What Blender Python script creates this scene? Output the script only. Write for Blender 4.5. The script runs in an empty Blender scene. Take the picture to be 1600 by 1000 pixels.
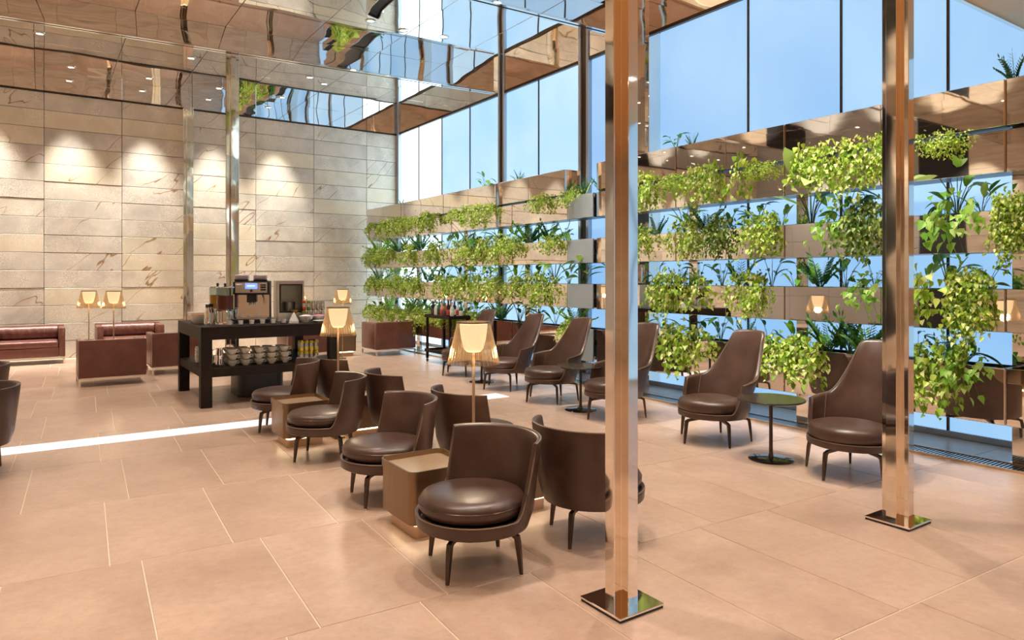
import bpy, bmesh, math, random
from mathutils import Vector, Matrix, noise as mnoise
rnd = random.Random(7)
PI = math.pi
R = math.radians
S = bpy.context.scene
C = S.collection

# ------------------------------------------------------------------ camera, world, exposure
cam_d = bpy.data.cameras.new('camera'); cam = bpy.data.objects.new('camera', cam_d); C.objects.link(cam)
cam_d.sensor_width = 36; cam_d.lens = 36*1090/1600; cam_d.shift_y = -67/1600
cam_d.clip_start = .05; cam_d.clip_end = 200
cam.location = (0, 0, 1.6); cam.rotation_euler = (PI/2, 0, R(-34.1))
S.camera = cam
S.view_settings.view_transform = 'Standard'; S.view_settings.look = 'None'
S.view_settings.exposure = 0.22; S.view_settings.gamma = 1; S.view_settings.use_curve_mapping = False
S.cycles.use_denoising = True
S.cycles.max_bounces = 12; S.cycles.glossy_bounces = 8; S.cycles.diffuse_bounces = 4
S.cycles.transparent_max_bounces = 16
S.cycles.sample_clamp_indirect = 4.0
S.cycles.blur_glossy = 1.0
W = bpy.data.worlds.new('world'); S.world = W; W.use_nodes = True
W.node_tree.nodes['Background'].inputs[0].default_value = (.55, .72, 1, 1)
W.node_tree.nodes['Background'].inputs[1].default_value = .6

WARM = (1.0, .89, .77)
PW = .17
def spot(loc, power, cone, blend=.6, col=WARM, radius=.06, aim=None):
    d = bpy.data.lights.new('spot_light', 'SPOT'); d.energy = power*PW; d.color = col
    d.spot_size = R(cone); d.spot_blend = blend; d.shadow_soft_size = radius
    o = bpy.data.objects.new('spot_light', d); C.objects.link(o); o.location = loc
    if aim:
        v = Vector(aim)-Vector(loc); o.rotation_euler = v.to_track_quat('-Z', 'Y').to_euler()
    return o
ZC = 5.62      # mirror ceiling
ZB = 5.22      # underside of beams
ZS = 3.9       # soffit over the front of the room
YW = 16.37     # stone wall
XW = 7.57      # glass wall
downlights = []      # (x, y, z) of fixtures, built further down
for k in range(-6, 4):                                   # wall washers over every column of stone
    x = .5+1.33*k
    spot((x, YW-.58, ZC-.08), 5200, 54, .9, (1, .94, .87), .05, (x, YW-.52, 2.2)); downlights.append((x, YW-.58, ZC, k+6, 'row along the stone wall'))
for rn, (y, xs, p) in enumerate(((13.9, (-5, -2.5, 0, 2.3, 4.5), 1700), (10.3, (-5, -2.5, 0, 2.3, 4.3, 5.6), 1700), (6.9, (-5, -2.6, -.2, 2.2, 4.2, 5.5), 1700), (3.5, (-5, -2.4, -.1, 1.97, 3.6, 5.3), 2000))):
    for x in xs:
        spot((x, y, ZC-.08), p*.95, 78, .75, WARM, .07, (x, y, 0)); downlights.append((x, y, ZC, xs.index(x), '%s cross row of the mirror ceiling' % ('farthest', 'second farthest', 'third farthest', 'nearest')[rn]))
for y in (-3.2, -.9, 1.5):  # added soft spots behind the view, filling the room
    for x in (-6, -3.6, -1.2, 1.2, 3.6, 5.6):
        spot((x, y, ZS-.06), 430, 125, .8, WARM, .07, (x, y, 0)); downlights.append((x, y, ZS, int(round((x+6)/2.4)), '%s added fill row of the warm soffit' % {-3.2: 'rear', -.9: 'middle', 1.5: 'front'}[y]))
for y in (3.0, 3.9, 5.3, 7, 8.7, 10.4, 12.2, 14.2):                   # spots aimed at the planting to brighten the leaves
    spot((4.9, y, ZC-.08), 1500, 60, .6, (1, .95, .84), .06, (6.6, y-.1, 1.9)); downlights.append((4.9, y, ZC, (14.2, 12.2, 10.4, 8.7, 7, 5.3, 3.9, 3.0).index(y), 'ceiling row facing the planters, counted from the stone wall'))

for y in (-3.5, -1, 1.5):                                # added spots on the far left wall, brightening what the mirrors reflect
    spot((-8.3, y, ZS-.06), 900, 80, .7, (1, .92, .82), .05, (-9, y, 1.5)); downlights.append((-8.3, y, ZS, int((y+3.5)/2.5), 'added fill row along the far left wall'))
for y in (4.2, 6.6, 9, 11.4, 13.8):  # more added spots, brightening the same wall from the mirror ceiling
    spot((-8.1, y, ZC-.08), 1900, 80, .7, (1, .92, .82), .05, (-9, y, 2.2)); downlights.append((-8.1, y, ZC, int((y-4)/2.4), 'added mirror ceiling row along the far left wall'))

for y in (2.95, 3.85, 4.4, 5.2, 6.6):                      # narrow downlights along the foot of the screen
    spot((5.85, y, ZC-.08), 1100, 24, .8, (1, .95, .86), .04, (6.25, y, 0)); downlights.append((5.85, y, ZC, (2.95, 3.85, 4.4, 5.2, 6.6).index(y), 'ceiling row close to the planters, counted from the front'))

# ------------------------------------------------------------------ helpers
def tag(o, label=None, cat=None, group=None, kind=None):
    if label: o['label'] = label
    if cat: o['category'] = cat
    if group: o['group'] = group
    if kind: o['kind'] = kind
    return o
def empty(name, loc, rz=0, label=None, cat=None, group=None, kind=None):
    o = bpy.data.objects.new(name, None); C.objects.link(o); o.location = loc; o.rotation_euler = (0, 0, rz)
    o.empty_display_size = .1
    return tag(o, label, cat, group, kind)
def finish(me, smooth):
    if smooth:
        for p in me.polygons: p.use_smooth = True
        me.set_sharp_from_angle(angle=R(smooth if smooth > 1 else 38))
def mesh(name, bm, mat, smooth=38):
    me = bpy.data.meshes.new(name)
    bmesh.ops.recalc_face_normals(bm, faces=bm.faces[:])
    bm.to_mesh(me); bm.free(); me.materials.append(mat); finish(me, smooth); return me
def link(name, me, parent=None, loc=None, rz=None, rot=None, scale=None):
    o = bpy.data.objects.new(name, me); C.objects.link(o)
    if parent is not None: o.parent = parent
    if loc is not None: o.location = loc
    if rz is not None: o.rotation_euler = (0, 0, rz)
    if rot is not None: o.rotation_euler = rot
    if scale is not None: o.scale = scale if hasattr(scale, '__len__') else (scale,)*3
    return o
def obj(name, bm, mat, parent=None, smooth=38, loc=None, rz=None, **kw):
    o = link(name, mesh(name, bm, mat, smooth), parent, loc, rz)
    return tag(o, **kw)
def B(): return bmesh.new()
def box(bm, x0, x1, y0, y1, z0, z1, bev=0, seg=2):
    vs = [bm.verts.new((x, y, z)) for z in (z0, z1) for y in (y0, y1) for x in (x0, x1)]
    fs = [(0, 2, 3, 1), (4, 5, 7, 6), (0, 1, 5, 4), (2, 6, 7, 3), (0, 4, 6, 2), (1, 3, 7, 5)]
    F = [bm.faces.new([vs[i] for i in f]) for f in fs]
    if bev:
        es = list({e for f in F for e in f.edges})
        bmesh.ops.bevel(bm, geom=es, offset=bev, segments=seg, affect='EDGES', profile=.5)
    return bm
def rbox(bm, x0, x1, y0, y1, z0, z1, r, seg=5, bev=0):
    """box with vertical edges rounded by r"""
    pts = []
    for cx, cy, a0 in ((x1-r, y1-r, 0), (x0+r, y1-r, 90), (x0+r, y0+r, 180), (x1-r, y0+r, 270)):
        for k in range(seg+1):
            a = R(a0+90*k/seg); pts.append((cx+r*math.cos(a), cy+r*math.sin(a)))
    lo = [bm.verts.new((x, y, z0)) for x, y in pts]; hi = [bm.verts.new((x, y, z1)) for x, y in pts]
    n = len(pts)
    for i in range(n): bm.faces.new((lo[i], lo[(i+1) % n], hi[(i+1) % n], hi[i]))
    bm.faces.new(lo[::-1]); top = bm.faces.new(hi)
    if bev: bmesh.ops.bevel(bm, geom=list(top.edges), offset=bev, segments=2, affect='EDGES')
    return bm
def lathe(bm, prof, seg=24, cx=0, cy=0):
    rings = []
    for r, z in prof:
        if r < 1e-5: rings.append([bm.verts.new((cx, cy, z))])
        else: rings.append([bm.verts.new((cx+r*math.cos(2*PI*k/seg), cy+r*math.sin(2*PI*k/seg), z)) for k in range(seg)])
    for a, b in zip(rings, rings[1:]):
        if len(a) == 1 and len(b) == 1: continue
        for k in range(seg):
            j = (k+1) % seg
            if len(a) == 1: bm.faces.new((a[0], b[j], b[k]))
            elif len(b) == 1: bm.faces.new((a[k], a[j], b[0]))
            else: bm.faces.new((a[k], a[j], b[j], b[k]))
    return bm
def tube(bm, pts, r, seg=6, flat=1.0, ph=0):
    """round bar through points; r a number or list; flat squashes it sideways"""
    pts = [Vector(p) for p in pts]; n = len(pts); rs = r if hasattr(r, '__len__') else [r]*n
    rings = []
    for i, p in enumerate(pts):
        t = (pts[min(i+1, n-1)]-pts[max(i-1, 0)]).normalized()
        up = Vector((0, 0, 1)) if abs(t.z) < .95 else Vector((1, 0, 0))
        u = t.cross(up).normalized(); v = u.cross(t)
        rings.append([bm.verts.new(p+u*(rs[i]*flat*math.cos(2*PI*k/seg+ph))+v*(rs[i]*math.sin(2*PI*k/seg+ph))) for k in range(seg)])
    for a, b in zip(rings, rings[1:]):
        for k in range(seg): bm.faces.new((a[k], a[(k+1) % seg], b[(k+1) % seg], b[k]))
    bm.faces.new(rings[0][::-1]); bm.faces.new(rings[-1])
    return bm
def copy_tree(o, parent=None):
    c = o.copy(); C.objects.link(c)
    if parent is not None: c.parent = parent
    for ch in list(o.children): copy_tree(ch, c)
    return c
def sm(t): t = max(0, min(1, t)); return t*t*(3-2*t)
ORD = ['first', 'second', 'third', 'fourth', 'fifth', 'sixth', 'seventh', 'eighth', 'ninth', 'tenth', 'eleventh', 'twelfth', 'thirteenth', 'fourteenth', 'fifteenth', 'sixteenth', 'seventeenth', 'eighteenth', 'nineteenth', 'twentieth']
ORD += ['twenty-'+w for w in ORD[:9]]+['thirtieth']+['thirty-'+w for w in ORD[:9]]

# ------------------------------------------------------------------ materials
def mat(name, col, rough=.5, metal=0, **kw):
    m = bpy.data.materials.new(name); m.use_nodes = True
    b = m.node_tree.nodes['Principled BSDF']
    b.inputs['Base Color'].default_value = (*col, 1); b.inputs['Roughness'].default_value = rough; b.inputs['Metallic'].default_value = metal
    for k, v in kw.items():
        k = k.replace('_', ' ')
        b.inputs[k].default_value = (*v, 1) if hasattr(v, '__len__') and len(v) == 3 else v
    return m
class NT:
    def __init__(s, m): s.t = m.node_tree; s.b = s.t.nodes['Principled BSDF']
    def n(s, typ, **kw):
        x = s.t.nodes.new(typ)
        for k, v in kw.items():
            if k in x.inputs and not hasattr(type(x), k): x.inputs[k].default_value = v
            else: setattr(x, k, v)
        return x
    def l(s, a, b): s.t.links.new(a, b)
    def ramp(s, fac, stops, interp='LINEAR'):
        r = s.t.nodes.new('ShaderNodeValToRGB'); r.color_ramp.interpolation = interp
        while len(r.color_ramp.elements) < len(stops): r.color_ramp.elements.new(.5)
        for e, (p, c) in zip(r.color_ramp.elements, stops):
            e.position = p; e.color = (*c, 1) if hasattr(c, '__len__') else (c, c, c, 1)
        s.l(fac, r.inputs[0]); return r.outputs[0]
    def mix(s, fac, a, b, typ='MIX'):
        x = s.t.nodes.new('ShaderNodeMix'); x.data_type = 'RGBA'; x.blend_type = typ
        for i, v in ((0, fac), (6, a), (7, b)):
            if hasattr(v, 'links'): s.l(v, x.inputs[i])
            elif hasattr(v, '__len__'): x.inputs[i].default_value = (*v, 1)
            else: x.inputs[i].default_value = v
        return x.outputs[2]
    def noise(s, scale, detail=4, rough=.5, vec=None, dist=0):
        x = s.n('ShaderNodeTexNoise'); x.inputs['Scale'].default_value = scale; x.inputs['Detail'].default_value = detail
        x.inputs['Roughness'].default_value = rough; x.inputs['Distortion'].default_value = dist
        if vec is not None: s.l(vec, x.inputs['Vector'])
        return x.outputs['Fac']
    def coords(s, rand=False):
        tc = s.n('ShaderNodeTexCoord').outputs['Object']
        if not rand: return tc
        oi = s.n('ShaderNodeObjectInfo'); mu = s.n('ShaderNodeMath', operation='MULTIPLY'); mu.inputs[1].default_value = 97.3
        s.l(oi.outputs['Random'], mu.inputs[0]); va = s.n('ShaderNodeVectorMath', operation='ADD')
        s.l(tc, va.inputs[0]); s.l(mu.outputs[0], va.inputs[1]); return va.outputs[0]
    def bump(s, h, strength, dist=.01):
        x = s.n('ShaderNodeBump'); x.inputs['Strength'].default_value = strength; x.inputs['Distance'].default_value = dist
        s.l(h, x.inputs['Height']); s.l(x.outputs[0], s.b.inputs['Normal'])

def leather(name, a, b, rough=.4):
    m = mat(name, a, rough); t = NT(m); v = t.coords(True)
    t.l(t.mix(t.ramp(t.noise(5, 3, .6, v), [(.3, 0.), (.7, 1.)]), a, b), t.b.inputs['Base Color'])
    t.bump(t.noise(260, 2, .5, v), .12, .002)
    t.b.inputs['Specular IOR Level'].default_value = .6
    return m
M = {}
M['leather'] = leather('brown_leather', (.044, .020, .0125), (.084, .042, .028), .35)
M['leather_edge'] = mat('leather_piping', (.20, .14, .09), .5)
M['sofa'] = leather('oxblood_leather', (.125, .042, .03), (.18, .066, .047), .36)
M['dark_metal'] = mat('dark_bronze_legs', (.09, .062, .045), .3, .8)
M['foot'] = mat('steel_foot', (.8, .78, .74), .25, 1)
M['chrome'] = mat('polished_steel', (.86, .82, .77), .06, 1)
M['steel'] = mat('brushed_steel', (.62, .6, .57), .28, 1)
M['black_gloss'] = mat('black_lacquer', (.012, .011, .011), .08)
M['top_dark'] = mat('dark_table_top', (.05, .04, .028), .22, .35)
M['wenge'] = mat('dark_wenge_wood', (.022, .016, .012), .5, Specular_IOR_Level=.15)
t = NT(M['wenge']); v = t.coords(); mp = t.n('ShaderNodeMapping'); mp.inputs['Scale'].default_value = (3, 30, 30); t.l(v, mp.inputs[0])
t.l(t.mix(t.noise(2, 5, .6, mp.outputs[0]), (.010, .007, .005), (.03, .02, .014)), t.b.inputs['Base Color'])
M['bronze'] = mat('bronze_metal', (.27, .18, .105), .36, .85)
t = NT(M['bronze']); v = t.coords(True); mp = t.n('ShaderNodeMapping'); mp.inputs['Scale'].default_value = (60, 60, 2); t.l(v, mp.inputs[0])
t.l(t.ramp(t.noise(3, 3, .6, mp.outputs[0]), [(.3, .28), (.7, .46)]), t.b.inputs['Roughness'])
M['bronze_light'] = mat('pale_bronze_tray', (.55, .39, .25), .3, .5)
M['white'] = mat('white_porcelain', (.82, .80, .74), .15)
M['cream'] = mat('cream_porcelain', (.88, .83, .70), .18)
m = M['glass'] = mat('clear_glass', (.03, .035, .035), .03)
t = NT(m); tr = t.n('ShaderNodeBsdfTransparent'); tr.inputs[0].default_value = (.93, .96, .95, 1); mx = t.n('ShaderNodeMixShader'); mx.inputs[0].default_value = .86
t.l(t.b.outputs[0], mx.inputs[1]); t.l(tr.outputs[0], mx.inputs[2]); t.l(mx.outputs[0], t.t.nodes['Material Output'].inputs[0])
M['soil'] = mat('dark_potting_soil', (.03, .022, .016), .95)
M['grey_dark'] = mat('dark_recess', (.02, .02, .02), .7)
M['white_frame'] = mat('pale_grey_aluminium', (.62, .70, .78), .35, .15)
M['stem'] = mat('green_stem', (.12, .22, .04), .5)
M['orange'] = mat('orange_juice', (.92, .42, .03), .2)
M['amber'] = mat('red_brown_juice', (.26, .045, .014), .12)
M['black'] = mat('black_plastic', (.014, .014, .015), .35)
M['silver_plastic'] = mat('champagne_grey_panel', (.62, .54, .44), .4, .3)
M['lilac'] = mat('pale_lilac_lid', (.56, .47, .50), .3)
M['screen'] = mat('blue_lit_screen', (.05, .1, .5), .3, Emission_Color=(.16, .28, 1), Emission_Strength=1.6)
M['screen_text'] = mat('white_screen_text', (.8, .8, .9), .3, Emission_Color=(.8, .85, 1), Emission_Strength=1.4)

def mirror(name, tint, rough, wav, scale):
    m = mat(name, tint, rough, 1); t = NT(m); v = t.coords(True)
    t.bump(t.noise(scale, 1, .4, v), wav, .1); return m
M['mirror_ceiling'] = mirror('wavy_mirror_ceiling', (.90, .88, .85), .012, .15, .75)
M['mirror'] = mirror('mirror_steel', (.86, .80, .73), .02, .035, 1.1)
M['mirror_pillar'] = mirror('mirror_pillar_steel', (.90, .82, .71), .05, .07, 2.)
M['mirror_panel'] = mirror('planter_mirror_panel', (.88, .83, .77), .02, .03, 1.)

def stone(name, a, b, c, vein):
    m = mat(name, a, .42); t = NT(m); v = t.coords(True)
    oi = t.n('ShaderNodeObjectInfo')
    base = t.mix(t.ramp(t.noise(2.2, 6, .62, v, .6), [(.32, 0.), (.68, 1.)]), a, b)
    base = t.mix(t.ramp(oi.outputs['Random'], [(0, 0.), (.5, 0.), (1, .8)]), base, c)
    # fine crackle, fading in and out
    vo = t.n('ShaderNodeTexVoronoi', feature='DISTANCE_TO_EDGE'); vo.inputs['Scale'].default_value = 34
    nv = t.n('ShaderNodeTexNoise'); nv.inputs['Scale'].default_value = 9; t.l(v, nv.inputs['Vector'])
    ad = t.n('ShaderNodeVectorMath', operation='MULTIPLY_ADD'); ad.inputs[1].default_value = (.12, .12, .12)
    t.l(nv.outputs['Color'], ad.inputs[0]); t.l(v, ad.inputs[2]); t.l(ad.outputs[0], vo.inputs['Vector'])
    cr = t.ramp(vo.outputs['Distance'], [(0, 1.), (.16, 0.)])
    ms = t.ramp(t.noise(1.7, 2, .5, v), [(.40, 0.), (.58, .85)])
    base = t.mix(t.mix(1., cr, ms, 'MULTIPLY'), base, tuple(min(1, x*1.3) for x in a))
    # rust coloured patches and long thin veins
    base = t.mix(t.ramp(t.noise(1.1, 5, .65, v, .4), [(.62, 0.), (.78, .55)]), base, (.52, .29, .09))
    mp = t.n('ShaderNodeMapping'); mp.inputs['Rotation'].default_value = (0, .8, 0); t.l(v, mp.inputs[0])
    m2 = t.n('ShaderNodeMapping'); m2.inputs['Scale'].default_value = (.55, 1, 2.2); t.l(mp.outputs[0], m2.inputs[0])
    vn = t.noise(.9, 3, .45, m2.outputs[0], .15)
    sb = t.n('ShaderNodeMath', operation='SUBTRACT'); sb.inputs[1].default_value = .5; t.l(vn, sb.inputs[0])
    ab = t.n('ShaderNodeMath', operation='ABSOLUTE'); t.l(sb.outputs[0], ab.inputs[0])
    ln = t.ramp(ab.outputs[0], [(0, 1.), (.003, .8), (.007, 0.)])
    mk = t.ramp(t.noise(.9, 1, .5, v), [(.5, 0.), (.58, 1.)])
    base = t.mix(t.mix(1., ln, mk, 'MULTIPLY'), base, vein)
    t.l(base, t.b.inputs['Base Color'])
    t.bump(t.noise(30, 4, .6, v), .15, .006)
    return m
M['stone'] = stone('veined_beige_stone', (.72, .66, .55), (.52, .48, .41), (.80, .70, .48), (.32, .15, .04))
M['travertine'] = mat('travertine', (.6, .45, .3), .35)
t = NT(M['travertine']); v = t.coords(True); mp = t.n('ShaderNodeMapping'); mp.inputs['Scale'].default_value = (.6, .6, 7); t.l(v, mp.inputs[0])
t.l(t.ramp(t.noise(1.6, 7, .65, mp.outputs[0], .5), [(.25, (.42, .33, .23)), (.5, (.64, .53, .40)), (.75, (.78, .68, .55))]), t.b.inputs['Base Color'])
M['plaster'] = mat('grey_plaster', (.40, .39, .37), .6)
M['soffit'] = mat('warm_plaster_soffit', (.86, .56, .26), .5)
M['floor'] = mat('honed_limestone', (.6, .42, .3), .2)
t = NT(M['floor']); v = t.coords(True); oi = t.n('ShaderNodeObjectInfo')
f = t.mix(t.ramp(t.noise(1.6, 8, .68, v, .3), [(.3, 0.), (.7, 1.)]), (.41, .27, .195), (.62, .44, .33))
f = t.mix(t.ramp(oi.outputs['Random'], [(0, 0.), (1, .35)]), f, (.55, .40, .30))
f = t.mix(t.ramp(t.noise(18, 5, .7, v), [(.4, 0.), (.75, .4)]), f, (.33, .20, .13))
t.l(f, t.b.inputs['Base Color'])
t.l(t.ramp(t.noise(3, 4, .6, v), [(.3, .285), (.7, .35)]), t.b.inputs['Roughness'])
M['grout'] = mat('pale_grout', (.78, .63, .48), .5)
M['daylight_streak'] = mat('floor_daylight_streak', (.9, .86, .9), .2, Emission_Color=(1, .90, .97), Emission_Strength=.55)  # emission paints a streak of reflected daylight on the floor

def pane(name, a, b, s):
    m = mat(name, (.22, .27, .32), .3); t = NT(m); v = t.coords(True)
    mp = t.n('ShaderNodeMapping'); mp.inputs['Scale'].default_value = (1, .7, .5); t.l(v, mp.inputs[0])
    t.l(t.mix(t.ramp(t.noise(.8, 3, .5, mp.outputs[0], .5), [(.3, 0.), (.7, 1.)]), a, b), t.b.inputs['Emission Color'])
    t.b.inputs['Emission Strength'].default_value = s
    return m
M['pane_white'] = pane('frosted_pane_in_sun', (.72, .89, 1), (.60, .84, 1), 2.4)
M['pane_pale'] = pane('frosted_pane_pale', (.36, .67, 1), (.54, .80, 1), .9)
M['pane_blue'] = pane('frosted_pane_blue', (.25, .53, .95), (.42, .71, 1), .8)

def leafmat(name, stops, rough=.4):
    m = mat(name, stops[0][1], rough); t = NT(m)
    g = t.n('ShaderNodeNewGeometry'); oi = t.n('ShaderNodeObjectInfo')
    ad = t.n('ShaderNodeMath', operation='ADD'); t.l(g.outputs['Random Per Island'], ad.inputs[0]); t.l(oi.outputs['Random'], ad.inputs[1])
    fr = t.n('ShaderNodeMath', operation='FRACT'); t.l(ad.outputs[0], fr.inputs[0])
    col = t.ramp(fr.outputs[0], stops); t.l(col, t.b.inputs['Base Color'])
    tr = t.n('ShaderNodeBsdfTranslucent'); t.l(col, tr.inputs[0]); mx = t.n('ShaderNodeMixShader'); mx.inputs[0].default_value = .3
    out = t.t.nodes['Material Output']; t.l(t.b.outputs[0], mx.inputs[1]); t.l(tr.outputs[0], mx.inputs[2]); t.l(mx.outputs[0], out.inputs[0])
    return m
M['pothos'] = leafmat('variegated_pothos_leaf', [(0, (.20, .40, .03)), (.35, (.36, .54, .05)), (.65, (.60, .70, .12)), (.88, (.85, .86, .42)), (1, (.28, .46, .04))])
M['pothos_dark'] = leafmat('dark_pothos_leaf', [(0, (.07, .15, .02)), (.5, (.16, .26, .04)), (1, (.40, .46, .14))])
M['broad'] = leafmat('deep_green_leaf', [(0, (.03, .13, .025)), (.5, (.08, .26, .04)), (1, (.20, .42, .08))], .3)
M['broad_light'] = leafmat('fresh_green_leaf', [(0, (.16, .42, .04)), (.5, (.32, .58, .08)), (1, (.55, .72, .25))], .35)

M['diffuser'] = mat('lamp_diffuser_lit', (.9, .8, .6), .5, Emission_Color=(1, .84, .60), Emission_Strength=1.5)
m = M['shade'] = mat('bronze_translucent_shade', (.50, .38, .25), .2, .6)
t = NT(m); tr = t.n('ShaderNodeBsdfTransparent'); tr.inputs[0].default_value = (1, .88, .70, 1); mx = t.n('ShaderNodeMixShader'); mx.inputs[0].default_value = .42
t.l(t.b.outputs[0], mx.inputs[1]); t.l(tr.outputs[0], mx.inputs[2]); t.l(mx.outputs[0], t.t.nodes['Material Output'].inputs[0])
M['glow'] = mat('plinth_light', (.9, .8, .6), .5, Emission_Color=(1, .78, .48), Emission_Strength=5.)
M['lens'] = mat('downlight_lens', (.9, .9, .9), .4, Emission_Color=(1, .86, .68), Emission_Strength=6.)

# ------------------------------------------------------------------ setting: floor
X0, X1, Y0, Y1 = -9.0, XW, -5.0, YW
bm = B(); box(bm, X0-.3, X1+.4, Y0-.3, Y1+.3, -.2, -.004)
floor = obj('floor', bm, M['grout'], smooth=0, kind='structure', label='polished beige limestone floor of large oblong tiles with pale joints')
TU, TV, PHI = .645, 1.29, R(-2.6)
cu, su = math.cos(PHI), math.sin(PHI)
def uv(u, v): return (u*cu-v*su, u*su+v*cu)
tiles = []
fw = Vector((math.sin(R(34.1)), math.cos(R(34.1)))); rt = Vector((fw.y, -fw.x))
for j in range(-8, 11):
    v0 = 4.463+TV*j
    ph = .12 if j % 2 == 0 else .275
    for i in range(-18, 16):
        u0 = ph+TU*i; x, y = uv(u0+TU/2, v0+TV/2)
        if x < X0-.1 or x > X1+.1 or y < Y0-.3 or y > Y1+.3: continue
        p = Vector((x, y)); D = p.dot(fw); r = p.dot(rt)
        vis = D > .9 and abs(r) < D*.80+.8
        tiles.append((0 if vis else 1, D if vis else p.length, x, y))
tiles.sort()
bm = B(); box(bm, -TU/2+.0035, TU/2-.0035, -TV/2+.0035, TV/2-.0035, -.012, 0, .0018, 1)
tile_me = mesh('tile', bm, M['floor'], 0)
rest = B()
for k, (q, d, x, y) in enumerate(tiles):
    if k < 300: link('tile', tile_me, floor, (x, y, 0), PHI)
    else:
        t_ = B(); box(t_, -TU/2+.0035, TU/2-.0035, -TV/2+.0035, TV/2-.0035, -.012, 0)
        t_.transform(Matrix.Translation((x, y, 0)) @ Matrix.Rotation(PHI, 4, 'Z'))
        tm = bpy.data.meshes.new('tmp'); t_.to_mesh(tm); t_.free(); rest.from_mesh(tm); bpy.data.meshes.remove(tm)
obj('far_tiles', rest, M['floor'], floor, 0, kind='stuff')
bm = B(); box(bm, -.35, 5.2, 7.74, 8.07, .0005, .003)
o = obj('trim_1', bm, M['daylight_streak'], None, 0, kind='structure', label='bright white streak of daylight as glowing strip across the floor tiles')
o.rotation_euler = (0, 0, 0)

# stone wall at the back, laid course by course
bm = B(); box(bm, X0-.3, X1+.3, YW+.03, YW+.3, 0, ZC+.05)
wall = obj('wall_back', bm, M['grey_dark'], None, 0, kind='structure', label='tall wall of veined beige stone slabs behind the lounge')
CW, CH = 1.33, .347
tms = []
for k in range(4):
    bm = B(); g = .004; box(bm, -CW/2+g, CW/2-g, 0, .05, -CH/2+g, CH/2-g, .003, 1); tms.append(mesh('stone_slab', bm, M['stone'], 0))
for i in range(-7, 6):
    for j in range(15):
        cx = .07+CW*(i+.5)
        link('stone_slab', tms[(i*3+j) % 4], wall, (cx, YW-.012+rnd.uniform(-.006, .006), CH*(j+.5)))
bm = B(); box(bm, -.45+.004, .45-.004, 0, .05, -CH/2+.004, CH/2-.004, .003, 1); nm = mesh('stone_slab', bm, M['stone'], 0)
for j in range(15): link('stone_slab', nm, wall, (.07+CW*6-.45+.44, YW-.012, CH*(j+.5)))
# mirror band over the stone
band = empty('trim_2', (0, 0, 0), kind='structure', label='mirror band between stone wall and ceiling')
bm = B(); box(bm, -1.33/2+.003, 1.33/2-.003, 0, .03, ZB+.012, ZC, .002, 1); bme = mesh('mirror_panel', bm, M['mirror_ceiling'], 0)
for i in range(-7, 6): link('mirror_panel', bme, band, (.07+CW*(i+.5), YW-.012, 0), rot=(rnd.uniform(-.001, .001), 0, rnd.uniform(-.004, .004)))
bm = B(); box(bm, X0, X1, YW-.05, YW+.02, ZB-.012, ZB+.012)
obj('edge_strip', bm, M['dark_metal'], band, 0)

# left and front walls (seen only in the mirrors), travertine slabs
def slab_wall(name, label, horiz, c, a0, a1, ztop, w, h):
    bm = B()
    if horiz: box(bm, a0, a1, c-.25, c-.03, 0, ztop)
    else: box(bm, c-.25, c-.03, a0, a1, 0, ztop)
    wl = obj(name, bm, M['grey_dark'], None, 0, kind='structure', label=label)
    n, q = int(math.ceil((a1-a0)/w)), int(math.ceil(ztop/h)); w = (a1-a0)/n; h = ztop/q
    bm = B(); box(bm, -w/2+.004, w/2-.004, 0, .04, -h/2+.004, h/2-.004, .003, 1); me = mesh('stone_slab', bm, M['travertine'], 0)
    me2 = me.copy(); me2.materials.clear(); me2.materials.append(M['plaster'])
    for i in range(n):
        for j in range(q):
            if not horiz and (i == 10 or (i in (3, 4) and j < 2)): continue      # dark openings
            p = (a0+w*(i+.5), c, h*(j+.5)) if horiz else (c, a0+w*(i+.5), h*(j+.5))
            link('stone_slab', me if horiz or i < 10 else me2, wl, p, PI if horiz else PI/2)
slab_wall('wall_left', 'travertine and grey plaster wall on the far left side of the lounge', False, X0, Y0, Y1, ZC, 1.5, 1.12)
slab_wall('wall_front', 'travertine wall behind the viewpoint', True, Y0, X0, X1+.3, ZC, 1.6, .95)

# glass wall
bays = [(16.2, 11.62), (11.38, 9.14), (8.84, 7.66), (7.3, 2.22), (1.9, -4.9)]
cuts = {0: [15.17, 14.01, 12.76], 1: [10.3], 2: [], 3: [5.74, 4.48, 3.35], 4: [.7, -.5, -1.7, -2.9]}
n = 0
bm = B(); box(bm, XW+.12, XW+.3, Y0-.3, Y1+.3, 0, ZC+.05)
obj('wall_right', bm, M['grey_dark'], None, 0, kind='structure', label='wall line carrying the frosted glass')
for bi, (ya, yb) in enumerate(bays):
    win = empty('window_%d' % (bi+1), (XW, (ya+yb)/2, 0), kind='structure', label='bay of tall frosted glass panes glowing with daylight')
    ys = [ya]+cuts[bi]+[yb]
    for p, (a, b) in enumerate(zip(ys, ys[1:])):
        bm = B(); h = (a-b)/2-.012; box(bm, 0, .04, -h, h, .06, ZB-.02, .004, 1)
        mt = M['pane_white'] if n < 2 else M['pane_pale'] if n < 6 else M['pane_blue']
        me = mesh('pane', bm, mt, 0); link('pane', me, win, (0, (a+b)/2-(ya+yb)/2, 0)); n += 1
    for q in ys[1:-1]:
        bm = B(); box(bm, -.015, .05, q-.012-(ya+yb)/2, q+.012-(ya+yb)/2, .06, ZB-.02); obj('mullion', bm, M['dark_metal'], win, 0)
    bm = B(); L = (ya-yb)/2
    box(bm, -.03, .06, -L, L, 0, .06); obj('bottom_rail', bm, M['white_frame'], win, 0)
    bm = B(); box(bm, -.05, .06, -L, L, ZB-.02, ZB+.03); obj('top_rail', bm, M['dark_metal'], win, 0)
    bm = B(); box(bm, -.03, .06, -L, L, ZB+.03, ZC); obj('header', bm, M['mirror'], win, 0)
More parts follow.
